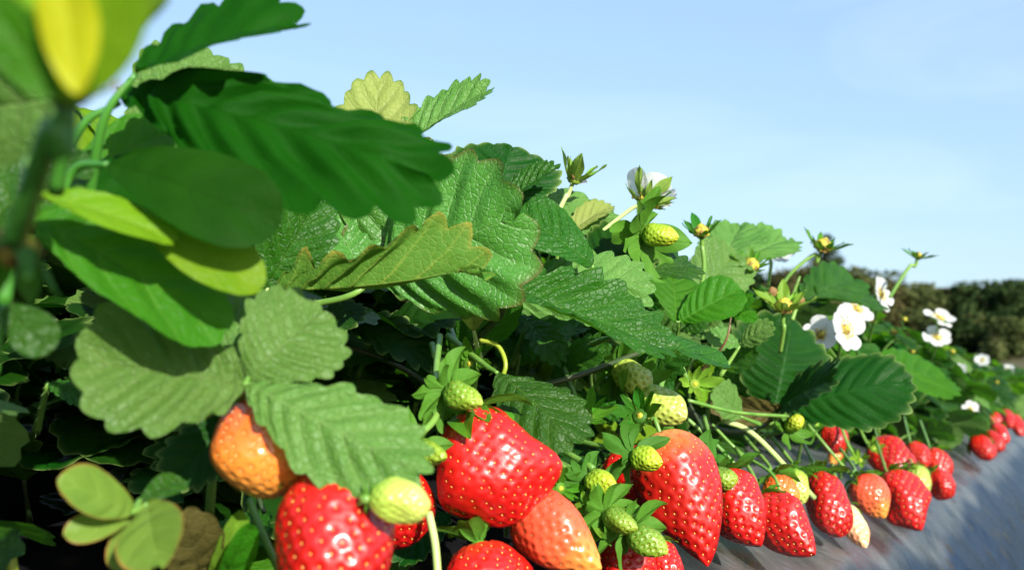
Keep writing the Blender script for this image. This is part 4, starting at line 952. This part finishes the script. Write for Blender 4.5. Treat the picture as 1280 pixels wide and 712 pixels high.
def canopy_point(r, s, depth):
    """a point on the canopy shell of the row; depth 0 outer shell .. 1 core"""
    a = r.uniform(-.12, 1.0) * pi * .62            # 0 = side facing the lens, pi/2 top
    zb = bedz(s, .3) ; zt = topz(s)
    tc, rt = .46, interp(s, [.8, 1.1, 1.5], [.23, .27, .30])
    t = tc - rt * cos(a) * (1 - .6 * depth)
    z = zb + .02 + (zt - zb - .03) * max(-.1, sin(a)) * (1 - .55 * depth)
    return a, t, z
def orient(r, a):
    up = Vector((0, 0, 1)); side = row(0, -1, 0) * cos(a)
    out = (side * .8 + up * (.35 + sin(a))).normalized()
    n = (out * .55 + up * .6 + Vector((r.gauss(0, .35), r.gauss(0, .35), r.gauss(0, .2)))).normalized()
    h = (side * .9 + row(r.uniform(-1, 1), 0, 0) * .9 + up * r.uniform(-.5, .25) * (1 - sin(a) * .3)).normalized()
    return frame(h, n)
r = random.Random(11)
cnt = 0; stuffV = []
def ok_point(p, sz):
    q = proj(p)
    if q is None: return True, None
    px, py, Z = q
    if Z < .34 and -80 < px < 1360: return False, q
    m = sz * F / Z * .62
    if px + m > 280 and py - m < skyline(px) : return False, q
    if px + m > 280 and (py - .6 * m < skyline(px + .8 * m) or py - .6 * m < skyline(px - .8 * m)): return False, q
    return True, q
def inview(q): return q is not None and -60 < q[0] < 1340 and -60 < q[1] < 760
GN = 'toothed leaves filling the near canopy'
GR = 'blurred leaves of the canopy further down the row'
tries = 0; placed = []
while cnt < 215 and tries < 20000:
    tries += 1
    bn = cnt % 20
    s = r.uniform(.15, 1.0) if bn < 8 else (r.uniform(.9, 2.0) if bn < 16 else r.uniform(2.0, 4.5))
    dp = r.random() ** 2 * .6
    a, t, z = canopy_point(r, s, dp)
    sz = r.uniform(.022, .044)
    p = row(s, t, z)
    good, q = ok_point(p, sz)
    if not good or not inview(q): continue
    # keep the visible fruit zone and the film clear of the filler
    if q[2] < 2.4 and q[1] > float(np.interp(q[0], [300, 500, 700, 860, 1000, 1100, 1200, 1280], [330, 400, 430, 440, 470, 480, 490, 500])) - 10 and t < interp(s, [.9, 1.2, 1.5], [.27, .23, .155]): continue
    if q[0] < 300 and q[1] > 440 and t < .5: continue
    if q[2] < (.38 if q[0] < 420 and t > .27 else .5): continue
    if any((p - o).length < .018 for o in placed): continue
    placed.append(p)
    k = r.randrange(16); M = orient(r, a)
    near = q[2] < 1.3
    if near:
        o = empty('strawberry_leaf', p); tag(o, 'toothed green leaf packed into the near canopy behind the front leaves', 'leaf', GN)
        for me, mt in PM[k]:
            c = bpy.data.objects.new('leaflet', me); COL.objects.link(c); c.parent = o
        c = bpy.data.objects.new('petiole', PS[k]); COL.objects.link(c); c.parent = o
    else:
        o = bpy.data.objects.new('strawberry_leaf', JOIN[k]); COL.objects.link(o); o.location = p
        tag(o, 'blurred leaf in the canopy further down the row', 'leaf', GR)
    o.rotation_euler = M.to_euler(); o.scale = (sz, sz, sz); cnt += 1
# the uncountable rest as one mass
Vs = []; Fs = []; Us = []; MI = []; off = 0; n = 0; tries = 0
LOW = []
for i in range(6):
    V0 = []; F0 = []; U0 = []; o0 = 0
    for k, an in enumerate((0, 78, -78)):
        g = leaflet(nt_=6, w=.8, fold=.2, bend=.6, quilt=.02, tooth=.05, spt=3, nv=4, seed=500 + i * 3 + k)
        V = g[0] @ np.array(Matrix.Rotation(radians(-an), 3, 'Z') @ Matrix.Rotation(-.2, 3, 'X')).T
        V0.append(V); F0.append(np.array(g[1]) + o0); U0.append(g[2]); o0 += len(V)
    LOW.append((np.concatenate(V0), np.concatenate(F0), np.concatenate(U0)))
while n < 2600 and tries < 60000:
    tries += 1
    if n < 1300: s = r.uniform(-.2, 2.0); dp = r.uniform(.25, 1.0)
    else: s = 1.6 + 11 * r.random() ** 1.3; dp = r.random() ** 1.5
    a, t, z = canopy_point(r, s, dp); sz = r.uniform(.026, .048); p = row(s, t, z)
    good, q = ok_point(p, sz)
    if not good: continue
    if inview(q) and q[2] < 1.3 and t < .30 and not (q[0] < 430 and t > .27): continue
    if inview(q) and q[2] < (.42 if q[0] < 450 else .55): continue
    V, Fc, Uv = LOW[r.randrange(6)]
    R = np.array(orient(r, a)); VV = (V * sz) @ R.T + np.array(p)
    Vs.append(VV); Fs.append(Fc + off); Us.append(Uv); off += len(V); MI.append(np.full(len(Fc), r.choice([0, 0, 1, 1, 2, 3]))); n += 1
for _ in range(300):
    s_ = r.uniform(-.4, 1.6); t_ = r.uniform(.50, .88); p = row(s_, t_, bedz(s_, t_) + r.uniform(.01, .12)); sz = r.uniform(.03, .05)
    if not ok_point(p, sz)[0]: continue
    V, Fc, Uv = LOW[r.randrange(6)]; R_ = np.array(orient(r, r.uniform(-.1, 1.2)))
    Vs.append((V * sz) @ R_.T + np.array(p)); Fs.append(Fc + off); Us.append(Uv); off += len(V); MI.append(np.full(len(Fc), 1))
me = mesh('foliage_mass', np.concatenate(Vs), np.concatenate(Fs), np.concatenate(Us), mi=np.concatenate(MI).tolist())
fo = link('foliage', me, [LM['mid'], LM['dark'], LM['bright'], LM['pale']])
tag(fo, 'dense mass of strawberry leaves inside the row and trailing off far away', 'foliage', None, 'stuff')

# ------------------------------------------------------------------ the bed, film, ground, hill
def film_mat():
    m, nt, out = new_mat('mulch_film')
    tc = N(nt, 'ShaderNodeTexCoord'); s = nt.nodes.new('ShaderNodeSeparateXYZ'); L(nt, tc.outputs['UV'], s.inputs[0])
    ns = N(nt, 'ShaderNodeTexNoise', Scale=22.0, Detail=6.0); L(nt, tc.outputs['Object'], ns.inputs['Vector'])
    dust_shade = ramp(nt, math_(nt, 'SUBTRACT', math_(nt, 'ADD', s.outputs[0], math_(nt, 'MULTIPLY_ADD', ns.outputs[0], .2, -.1)), math_(nt, 'MULTIPLY', math_(nt, 'MAXIMUM', math_(nt, 'SUBTRACT', s.outputs[1], .22), 0.0), 2.0)), [(.42, (0, 0, 0)), (.60, (1, 1, 1))])  # grey is dust; black towards the near leafy hollow paints in its shade
    n2 = N(nt, 'ShaderNodeTexNoise', Scale=6.0, Detail=2.0); L(nt, tc.outputs['Object'], n2.inputs['Vector'])
    r1 = ramp(nt, ns.outputs[0], [(.35, (.018, .020, .020)), (.5, (.052, .055, .055)), (.68, (.095, .098, .097))])
    # blue skylight on the lower flank is painted into the film colour
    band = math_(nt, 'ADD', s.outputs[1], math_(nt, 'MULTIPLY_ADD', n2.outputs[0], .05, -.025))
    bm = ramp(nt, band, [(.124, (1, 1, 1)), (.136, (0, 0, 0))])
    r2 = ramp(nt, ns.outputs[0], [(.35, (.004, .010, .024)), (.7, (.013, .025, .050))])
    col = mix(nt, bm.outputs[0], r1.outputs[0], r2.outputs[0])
    col = mix(nt, dust_shade.outputs[0], (.008, .008, .009), col)
    vo = N(nt, 'ShaderNodeTexVoronoi', Scale=26.0); L(nt, tc.outputs['Object'], vo.inputs['Vector'])
    sp = ramp(nt, vo.outputs['Distance'], [(.15, (1, 1, 1)), (.22, (0, 0, 0))])
    col = mix(nt, math_(nt, 'MULTIPLY', sp.outputs[0], .8), col, (.03, .025, .015))
    pr = N(nt, 'ShaderNodeBsdfPrincipled', Roughness=.33); L(nt, col, pr.inputs['Base Color'])
    L(nt, math_(nt, 'MULTIPLY', dust_shade.outputs[0], math_(nt, 'MULTIPLY_ADD', bm.outputs[0], -.34, .42)), pr.inputs['Specular IOR Level'])
    L(nt, math_(nt, 'MULTIPLY_ADD', ns.outputs[0], .35, .14), pr.inputs['Roughness'])
    mp = N(nt, 'ShaderNodeMapping'); L(nt, tc.outputs['Object'], mp.inputs[0]); mp.inputs['Scale'].default_value = (34, 34, 34)
    nw = N(nt, 'ShaderNodeTexNoise', Scale=1.0, Detail=9.0, Distortion=.6); L(nt, mp.outputs[0], nw.inputs['Vector'])
    b = N(nt, 'ShaderNodeBump', Strength=1.0, Distance=.004); L(nt, nw.outputs[0], b.inputs['Height']); L(nt, b.outputs[0], pr.inputs['Normal'])
    L(nt, pr.outputs[0], out.inputs[0]); return m
ss = np.concatenate([np.arange(-.6, 3, .012), np.arange(3, 14.1, .08)]); tt = np.concatenate([np.arange(-.6, -.05, .04), np.arange(-.05, .5, .008), np.arange(.5, 1.81, .03)])
V = []; UV = []
for s in ss:
    for t in tt:
        w = mnoise.noise(Vector((s * 26 + t * 14, t * 5, 3.1))) * .0055 + mnoise.noise(Vector((s * 9, t * 9, 1))) * .006 + mnoise.noise(Vector((s * 50 - t * 35, t * 30, 7))) * .0022
        V.append(row(s, t, bedz(s, t) + w)); UV.append((s, t))
nt_ = len(tt); Fc = [(i * nt_ + j, (i + 1) * nt_ + j, (i + 1) * nt_ + j + 1, i * nt_ + j + 1) for i in range(len(ss) - 1) for j in range(nt_ - 1)]
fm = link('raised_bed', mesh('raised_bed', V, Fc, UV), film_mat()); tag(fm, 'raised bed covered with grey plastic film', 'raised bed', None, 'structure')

def ground_h(x, y):
    s = x * sin(TH) + y * cos(TH); rr = math.hypot(x, y)
    z = CAM.z + shoulder(min(max(s, 0), 14)) - .30 - .35 * min(1, max(0, (rr - 8) / 12))
    k = min(1, max(0, (rr - 16) / 46)); k = k * k * (3 - 2 * k)
    hh = k * (3.1 + .5 * mnoise.noise(Vector((x * .03, y * .03, 0)))) if y > 0 else k * 1.0
    return z + hh + (.12 * mnoise.noise(Vector((x * .3, y * .3, 2))) * min(1, max(0, (rr - 14) / 8)))
rs = [0, .5, 1, 2, 3, 4, 6, 8, 10, 12] + list(np.arange(14, 70, 1.6)) + [75, 85, 100, 140, 200, 400, 900]
V = [Vector((0, 0, ground_h(0, 0)))]; na = 220
for q in rs[1:]:
    for k in range(na):
        an = 2 * pi * k / na; x, y = q * sin(an), q * cos(an); V.append(Vector((x, y, ground_h(x, y))))
Fc = [(0, 1 + (k + 1) % na, 1 + k) for k in range(na)]
for i in range(len(rs) - 2):
    for k in range(na):
        a = 1 + i * na + k; b = 1 + i * na + (k + 1) % na; Fc.append((a, b, b + na, a + na))
def ground_mat():
    m, nt, out = new_mat('dry_field')
    tc = N(nt, 'ShaderNodeTexCoord')
    a = N(nt, 'ShaderNodeTexNoise', Scale=.35, Detail=6.0); L(nt, tc.outputs['Object'], a.inputs['Vector'])
    b = N(nt, 'ShaderNodeTexNoise', Scale=3.0, Detail=6.0); L(nt, tc.outputs['Object'], b.inputs['Vector'])
    c = ramp(nt, a.outputs[0], [(.35, (.035, .045, .012)), (.5, (.085, .075, .028)), (.65, (.06, .07, .02))])
    d = ramp(nt, b.outputs[0], [(.35, (.6, .6, .6)), (.65, (1.25, 1.2, 1.1))])
    pr = N(nt, 'ShaderNodeBsdfPrincipled', Roughness=.95); L(nt, mix(nt, 1.0, c.outputs[0], d.outputs[0], 'MULTIPLY'), pr.inputs['Base Color'])
    L(nt, pr.outputs[0], out.inputs[0]); return m
g = link('ground', mesh('ground', V, Fc), ground_mat()); tag(g, 'dry brownish field rising to a low hill', 'ground', None, 'structure')

# ------------------------------------------------------------------ far trees and shrubs, each a trunk with limbs and a crown of leaf faces
def tree_mat(name, a, b):
    m, nt, out = new_mat(name)
    tc = N(nt, 'ShaderNodeTexCoord'); n_ = N(nt, 'ShaderNodeTexNoise', Scale=1.2, Detail=4.0); L(nt, tc.outputs['Object'], n_.inputs['Vector'])
    r_ = ramp(nt, n_.outputs[0], [(.4, a), (.6, b)])
    d = N(nt, 'ShaderNodeBsdfDiffuse'); L(nt, r_.outputs[0], d.inputs['Color'])
    L(nt, d.outputs[0], out.inputs[0]); return m
TM = [tree_mat('crown_dark', (.010, .022, .007), (.03, .05, .016)), tree_mat('crown_olive', (.035, .05, .016), (.075, .085, .03)), tree_mat('crown_brown', (.04, .042, .014), (.08, .07, .028))]
BARK = tree_mat('bark', (.08, .06, .04), (.12, .10, .07))
def make_tree(x, y, h, wd, mat, label, seed, name='bush', low=.05):
    rr = random.Random(seed); nr = np.random.default_rng(seed)
    gz = ground_h(x, y) - .1
    root = empty(name, (x, y, gz)); tag(root, label, 'tree' if name == 'tree' else 'bush', 'trees and bushes on the far slope')
    V = []; Fc = []
    def add(v, f):
        o = len(V); V.extend(v); Fc.extend(tuple(i + o for i in q) for q in f)
    add(*tube_geo([Vector((0, 0, 0)), Vector((rr.uniform(-.1, .1), 0, h * .35)), Vector((rr.uniform(-.2, .2), .1, h * .8))], h * .03, h * .012, seg=6, n=4))
    for k in range(6):
        an = rr.uniform(0, 6.28); z0 = h * rr.uniform(.15, .5)
        add(*tube_geo([Vector((0, 0, z0)), Vector((cos(an) * wd * .25, sin(an) * wd * .25, z0 + h * .15)), Vector((cos(an) * wd * .42, sin(an) * wd * .42, z0 + h * .3))], h * .014, h * .005, seg=5, n=3))
    link('trunk', mesh('trunk', V, Fc), BARK, root)
    nc = 16; cl = []
    for k in range(nc):
        an = rr.uniform(0, 6.28); q = wd * .42 * sqrt(rr.random()); z = h * rr.uniform(low + .12, .88)
        cl.append((cos(an) * q, sin(an) * q, z, wd * rr.uniform(.12, .24)))
    nl = 2600; ci = nr.integers(0, nc, nl); C_ = np.array(cl)[ci]
    d = nr.normal(size=(nl, 3)); d /= np.linalg.norm(d, axis=1, keepdims=True)
    rad = C_[:, 3:] * nr.uniform(.5, 1.1, (nl, 1)); pos = C_[:, :3] + d * rad * np.array([1, 1, .8]); pos[:, 2] = np.clip(pos[:, 2], .05 * h, h)
    a = nr.normal(size=(nl, 3)); a /= np.linalg.norm(a, axis=1, keepdims=True); b = np.cross(a, d); b /= np.linalg.norm(b, axis=1, keepdims=True) + 1e-9
    sz = wd * .035 * nr.uniform(.6, 1.4, (nl, 1))
    VV = np.stack([pos - a * sz, pos + b * sz * .6, pos + a * sz, pos - b * sz * .6], 1).reshape(-1, 3)
    FF = np.arange(nl * 4).reshape(-1, 4)
    link('crown', mesh('crown', VV, FF, smooth=False), mat, root)
def at_px(px, dist): return ((px - 640) / F * dist, dist)
TR = [(1010, 44, 3.0, 4.0, 2), (1035, 46, 4.4, 1.6, 0), (1050, 46, 3.2, 3.4, 1), (1075, 48, 2.8, 3.2, 1), (1100, 47, 2.4, 3.0, 2), (1125, 49, 2.1, 3.0, 1), (1150, 47, 1.9, 2.8, 1),
      (1172, 50, 1.9, 3.0, 2), (1192, 48, 1.7, 2.6, 1), (1213, 50, 2.0, 3.0, 0), (1235, 46, 2.2, 3.2, 0), (1258, 47, 2.2, 3.0, 0), (1282, 45, 2.3, 3.4, 0), (1305, 46, 2.2, 3.2, 1), (1330, 46, 2.2, 3.2, 0),
      (1060, 38, 1.8, 2.4, 1), (1110, 36, 1.6, 2.2, 2), (1150, 36, 1.5, 2.4, 1), (1190, 34, 1.4, 2.2, 1), (1225, 33, 1.6, 2.4, 0), (1262, 32, 1.5, 2.2, 1), (1290, 33, 1.8, 2.4, 0),
      (980, 46, 3.0, 3.4, 1), (940, 46, 2.8, 3.4, 0), (890, 48, 2.8, 3.6, 1), (820, 50, 2.8, 3.6, 0)]
NMS = ['dark green', 'olive green', 'brownish']
for i, (px, dd, h, wd, m) in enumerate(TR):
    x, y = at_px(px, dd)
    if i == 1: make_tree(x, y, h, wd, TM[m], 'slim tall dark tree standing above the far bushes', 900 + i, 'tree', .2)
    else: make_tree(x, y, h * .85, wd, TM[m], ('blurred %s bush on the crest of the far slope' if dd > 40 else 'blurred %s bush low on the far slope') % NMS[m], 900 + i)

# ------------------------------------------------------------------ light and sky
SUN_AZ_CAM = Vector((.50, .0, -.60))  # right and behind the lens (world: +x right, +y ahead)
az = math.atan2(.40, -.80)             # clockwise from +Y
EL = radians(24)
sd = Vector((sin(az) * cos(EL), cos(az) * cos(EL), sin(EL)))
sl = bpy.data.lights.new('sun', 'SUN'); sl.energy = 5.0; sl.angle = radians(.53); sl.color = (1, .95, .86)
so = bpy.data.objects.new('sun', sl); COL.objects.link(so); so.rotation_euler = sd.to_track_quat('Z', 'Y').to_euler(); so.location = (2, -2, 4)
w = bpy.data.worlds.new('World'); scene.world = w; w.use_nodes = True
nt = w.node_tree; nt.nodes.clear()
out = nt.nodes.new('ShaderNodeOutputWorld'); bg = nt.nodes.new('ShaderNodeBackground'); bg.inputs[1].default_value = .082
sk = nt.nodes.new('ShaderNodeTexSky'); sk.sky_type = 'NISHITA'; sk.sun_disc = False; sk.sun_elevation = EL; sk.sun_rotation = az
sk.air_density = 1.0; sk.dust_density = 1.2; sk.ozone_density = 1.3
tc = nt.nodes.new('ShaderNodeTexCoord')
mp = nt.nodes.new('ShaderNodeMapping'); L(nt, tc.outputs['Generated'], mp.inputs[0]); mp.inputs['Scale'].default_value = (1.5, 1.5, 7); mp.inputs['Rotation'].default_value = (0, .35, .4)
cn = N(nt, 'ShaderNodeTexNoise', Scale=1.6, Detail=5.0, Distortion=.8); L(nt, mp.outputs[0], cn.inputs['Vector'])
cr = ramp(nt, cn.outputs[0], [(.45, (0, 0, 0)), (.75, (1, 1, 1))])
col = mix(nt, math_(nt, 'MULTIPLY_ADD', cr.outputs[0], .0, .40), sk.outputs[0], (4.3, 6.6, 9.3))
col = mix(nt, math_(nt, 'MULTIPLY', cr.outputs[0], .2), col, (7.4, 8.5, 9.6))
L(nt, col, bg.inputs[0]); L(nt, bg.outputs[0], out.inputs[0])
vs = scene.view_settings; vs.view_transform = 'Standard'; vs.look = 'None'; vs.gamma = 1; vs.exposure = .95; vs.use_curve_mapping = False
scene.cycles.max_bounces = 8; scene.cycles.diffuse_bounces = 3; scene.cycles.glossy_bounces = 3; scene.cycles.transmission_bounces = 3
scene.cycles.use_denoising = True
